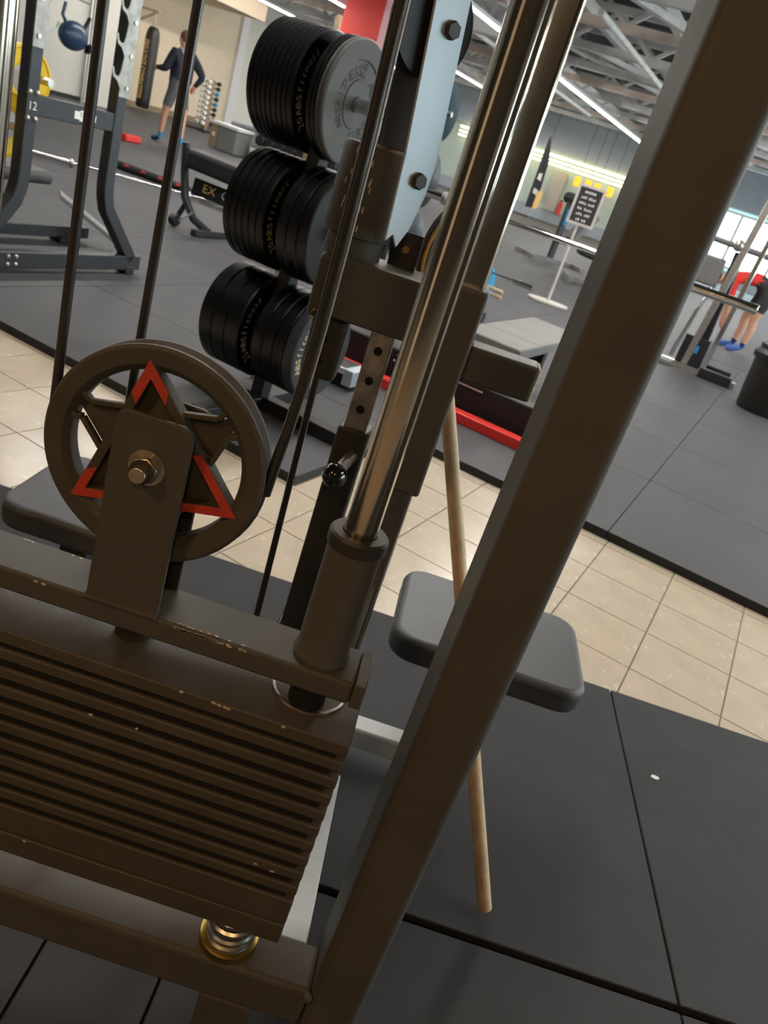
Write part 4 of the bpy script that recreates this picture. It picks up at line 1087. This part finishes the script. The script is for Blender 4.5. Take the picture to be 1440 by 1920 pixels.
# ================================================================== people
def body(root, joints, bones, tags, mats_, name='body'):
    """joints: name -> (pos, radius); bones: list of (a, b); tags: bone -> material; one skinned continuous mesh"""
    idx = {k: i for i, k in enumerate(joints)}
    me = bpy.data.meshes.new(name)
    me.from_pydata([joints[k][0] for k in joints], [(idx[a], idx[b_]) for a, b_ in bones], [])
    o = bpy.data.objects.new(name, me); link(o)
    sk = o.modifiers.new('skin', 'SKIN')
    lay_ = me.skin_vertices[0].data if me.skin_vertices else None
    if lay_ is None:
        bpy.context.view_layer.objects.active = o
        lay_ = me.skin_vertices.new(name='skin').data if hasattr(me.skin_vertices, 'new') else None
    for k, i in idx.items():
        r = joints[k][1]
        lay_[i].radius = r if isinstance(r, tuple) else (r, r)
    lay_[0].use_root = True
    sk.use_smooth_shade = True
    sb = o.modifiers.new('sub', 'SUBSURF'); sb.levels = 2; sb.render_levels = 2
    bpy.context.view_layer.update()
    m2 = bpy.data.meshes.new_from_object(o.evaluated_get(bpy.context.evaluated_depsgraph_get()))
    bpy.data.objects.remove(o)
    m2.name = name; m2.materials.clear()
    for m in mats_: m2.materials.append(MATS[m])
    segs = [(Vector(joints[a][0]), Vector(joints[b_][0]), tags[(a, b_)]) for a, b_ in bones]
    for p in m2.polygons:
        best = 1e9
        for a, b_, m in segs:
            ab = b_ - a; t_ = max(0, min(1, (p.center - a).dot(ab)/max(ab.length_squared, 1e-9)))
            d_ = (p.center - a - ab*t_).length
            if d_ < best: best = d_; p.material_index = mats_.index(m)
    m2.shade_smooth()
    q = bpy.data.objects.new(name, m2); link(q, root)
    return q

def hand_joints(J, B, T_, wrist, key, d, side, skin='skin'):
    """palm, four fingers and thumb as short chains; d forward unit, side unit"""
    w = Vector(J[wrist][0]); d = Vector(d).normalized(); s = Vector(side).normalized(); n = d.cross(s)
    pk = key + 'palm'; J[pk] = (tuple(w + d*0.055), (0.034, 0.022)); B.append((wrist, pk)); T_[(wrist, pk)] = skin
    for i, (off, L) in enumerate(((-0.028, 0.065), (-0.009, 0.075), (0.010, 0.070), (0.028, 0.055))):
        a = key + 'f%da' % i; b_ = key + 'f%db' % i
        J[a] = (tuple(w + d*0.095 + s*off), 0.010); J[b_] = (tuple(w + d*(0.095+L*0.7) + s*off*1.1 + n*0.03), 0.008)
        B += [(pk, a), (a, b_)]; T_[(pk, a)] = skin; T_[(a, b_)] = skin
    a = key + 'th'; b_ = key + 'tt'
    J[a] = (tuple(w + d*0.045 - s*0.045), 0.012); J[b_] = (tuple(w + d*0.09 - s*0.06 + n*0.02), 0.009)
    B += [(pk, a), (a, b_)]; T_[(pk, a)] = skin; T_[(a, b_)] = skin

# --- walking man: local +y is where he faces, x to his right
P0 = Vector((-5.52, 14.45, ZF))
MAN = thing('person', 'person in dark hoodie, grey shorts and blue socks walking past the punching bag', 'person', P0, math.atan2(0.90, -0.45)*0 + math.radians(62))
J = {}; B = []; T_ = {}
def bone(a, b_, m):
    B.append((a, b_)); T_[(a, b_)] = m
J['pelvis'] = ((0, 0, 0.93), (0.185, 0.15)); J['waist'] = ((0, 0.0, 1.08), (0.185, 0.150)); J['chest'] = ((0, 0.01, 1.28), (0.205, 0.155)); J['neck0'] = ((0, 0.01, 1.45), (0.085, 0.075))
J['neck'] = ((0, 0.025, 1.51), (0.055, 0.058)); J['head'] = ((0, 0.045, 1.61), (0.084, 0.104)); J['crown'] = ((0, 0.035, 1.70), (0.072, 0.088))
bone('pelvis', 'waist', 'hoodie'); bone('waist', 'chest', 'hoodie'); bone('chest', 'neck0', 'hoodie'); bone('neck0', 'neck', 'skin'); bone('neck', 'head', 'skin'); bone('head', 'crown', 'skin')
for s, k in ((-1, 'l'), (1, 'r')):
    fw = 0.16 if s < 0 else -0.14
    J[k+'hip'] = ((0.095*s, 0, 0.86), (0.105, 0.11)); J[k+'thigh'] = ((0.10*s, fw*0.45, 0.68), 0.092); J[k+'hem'] = ((0.10*s, fw*0.60, 0.60), 0.086); J[k+'knee'] = ((0.10*s, fw*0.75, 0.50), 0.058)
    J[k+'calf'] = ((0.10*s, fw*0.85, 0.33), 0.056); J[k+'sock'] = ((0.10*s, fw*0.95, 0.16), 0.040); J[k+'ankle'] = ((0.10*s, fw*1.0, 0.075), 0.038); J[k+'ball'] = ((0.105*s, fw+0.11, 0.035), (0.042, 0.032)); J[k+'toe'] = ((0.11*s, fw+0.19, 0.03), (0.036, 0.024))
    bone('pelvis', k+'hip', 'shorts'); bone(k+'hip', k+'thigh', 'shorts'); bone(k+'thigh', k+'hem', 'shorts'); bone(k+'hem', k+'knee', 'skin'); bone(k+'knee', k+'calf', 'skin'); bone(k+'calf', k+'sock', 'skin'); bone(k+'sock', k+'ankle', 'sock_blue'); bone(k+'ankle', k+'ball', 'shoe'); bone(k+'ball', k+'toe', 'shoe')
J['lsh'] = ((-0.20, 0.01, 1.40), 0.092); J['lelb'] = ((-0.27, 0.08, 1.13), 0.068); J['lwr'] = ((-0.20, 0.34, 1.11), 0.038)
J['rsh'] = ((0.20, 0.0, 1.40), 0.092); J['relb'] = ((0.29, -0.20, 1.16), 0.068); J['rwr'] = ((0.24, -0.10, 1.00), 0.038)
for k in 'lr':
    bone('chest', k+'sh', 'hoodie'); bone(k+'sh', k+'elb', 'hoodie'); bone(k+'elb', k+'wr', 'hoodie')
hand_joints(J, B, T_, 'lwr', 'lh', (0.1, 1, 0.1), (0.2, 0, 1)); hand_joints(J, B, T_, 'rwr', 'rh', (-0.1, 0.5, -0.8), (0, 1, 0.5))
body(MAN, J, B, T_, ['hoodie', 'skin', 'shorts', 'sock_blue', 'shoe'])
part('hair', MB().ball((0, 0.020, 1.668), 0.094, 0.110, 0.104, n=20, m=12), 'hair', MAN)
part('hood', MB().lathe([(0.085, -0.03), (0.125, 0.0), (0.120, 0.05), (0.085, 0.06)], (0, -0.02, 1.44), (0, -0.15, 1), 24), 'hood_white', MAN)
part('nose', MB().ball((0, 0.158, 1.60), 0.013, 0.02, 0.022, n=8, m=6), 'skin', MAN)
for s in (-1, 1):
    part('ear', MB().ball((0.092*s, 0.035, 1.60), 0.012, 0.022, 0.034, n=8, m=6), 'skin', MAN)
    part('eye', MB().ball((0.034*s, 0.134, 1.63), 0.012, n=8, m=6), 'ink_white', MAN)
part('mouth', MB().ball((0, 0.140, 1.555), 0.024, 0.010, 0.006, n=8, m=6), 'red_paint', MAN)

# --- man bending over on the right
MAN2 = thing('person', 'person in red shirt and dark shorts bending over with blue shoes', 'person', (4.02, 12.02, ZF), math.radians(80))
J = {}; B = []; T_ = {}
J['pelvis'] = ((0, -0.10, 1.00), (0.17, 0.15)); J['waist'] = ((0, 0.10, 1.02), (0.15, 0.12)); J['chest'] = ((0, 0.32, 0.97), (0.17, 0.13)); J['neck0'] = ((0, 0.48, 0.90), (0.085, 0.08))
J['neck'] = ((0, 0.54, 0.87), 0.056); J['head'] = ((0, 0.63, 0.84), (0.076, 0.09)); J['crown'] = ((0, 0.70, 0.83), (0.062, 0.075))
bone('pelvis', 'waist', 'shorts_dark'); bone('waist', 'chest', 'shirt_red'); bone('chest', 'neck0', 'shirt_red'); bone('neck0', 'neck', 'skin'); bone('neck', 'head', 'skin'); bone('head', 'crown', 'skin')
for s, k in ((-1, 'l'), (1, 'r')):
    fw = 0.05*s
    J[k+'hip'] = ((0.10*s, -0.10, 0.90), 0.125); J[k+'thigh'] = ((0.11*s, -0.06+fw*0.4, 0.72), 0.105); J[k+'hem'] = ((0.11*s, -0.03+fw*0.6, 0.60), 0.092); J[k+'knee'] = ((0.11*s, -0.01+fw*0.8, 0.50), 0.060)
    J[k+'calf'] = ((0.11*s, -0.04+fw, 0.34), 0.060); J[k+'sock'] = ((0.11*s, -0.02+fw, 0.15), 0.042); J[k+'ankle'] = ((0.11*s, -0.02+fw, 0.08), 0.042); J[k+'ball'] = ((0.115*s, 0.10+fw, 0.04), (0.046, 0.034)); J[k+'toe'] = ((0.12*s, 0.18+fw, 0.032), (0.038, 0.026))
    bone('pelvis', k+'hip', 'shorts_dark'); bone(k+'hip', k+'thigh', 'shorts_dark'); bone(k+'thigh', k+'hem', 'shorts_dark'); bone(k+'hem', k+'knee', 'skin'); bone(k+'knee', k+'calf', 'skin'); bone(k+'calf', k+'sock', 'skin'); bone(k+'sock', k+'ankle', 'sock_navy'); bone(k+'ankle', k+'ball', 'shoe_blue'); bone(k+'ball', k+'toe', 'shoe_blue')
    J[k+'sh'] = ((0.19*s, 0.42, 0.92), 0.072); J[k+'elb'] = ((0.22*s, 0.36, 0.62), 0.050); J[k+'wr'] = ((0.17*s, 0.30, 0.36), 0.034)
    bone('chest', k+'sh', 'shirt_red'); bone(k+'sh', k+'elb', 'shirt_red'); bone(k+'elb', k+'wr', 'skin')
    hand_joints(J, B, T_, k+'wr', k+'h', (0, -0.05, -1), (1, 0.2, 0))
body(MAN2, J, B, T_, ['shirt_red', 'shorts_dark', 'skin', 'sock_navy', 'shoe_blue'])
part('hair', MB().ball((0, 0.66, 0.865), 0.085, 0.10, 0.085, n=20, m=12), 'hair_dark', MAN2)
part('nose', MB().ball((0, 0.66, 0.738), 0.013, 0.02, 0.02, n=8, m=6), 'skin', MAN2)
for s in (-1, 1):
    part('ear', MB().ball((0.084*s, 0.63, 0.83), 0.012, 0.032, 0.022, n=8, m=6), 'skin', MAN2)
    part('eye', MB().ball((0.032*s, 0.69, 0.755), 0.012, n=8, m=6), 'ink_white', MAN2)
part('mouth', MB().ball((0, 0.60, 0.755), 0.024, 0.006, 0.010, n=8, m=6), 'red_paint', MAN2)
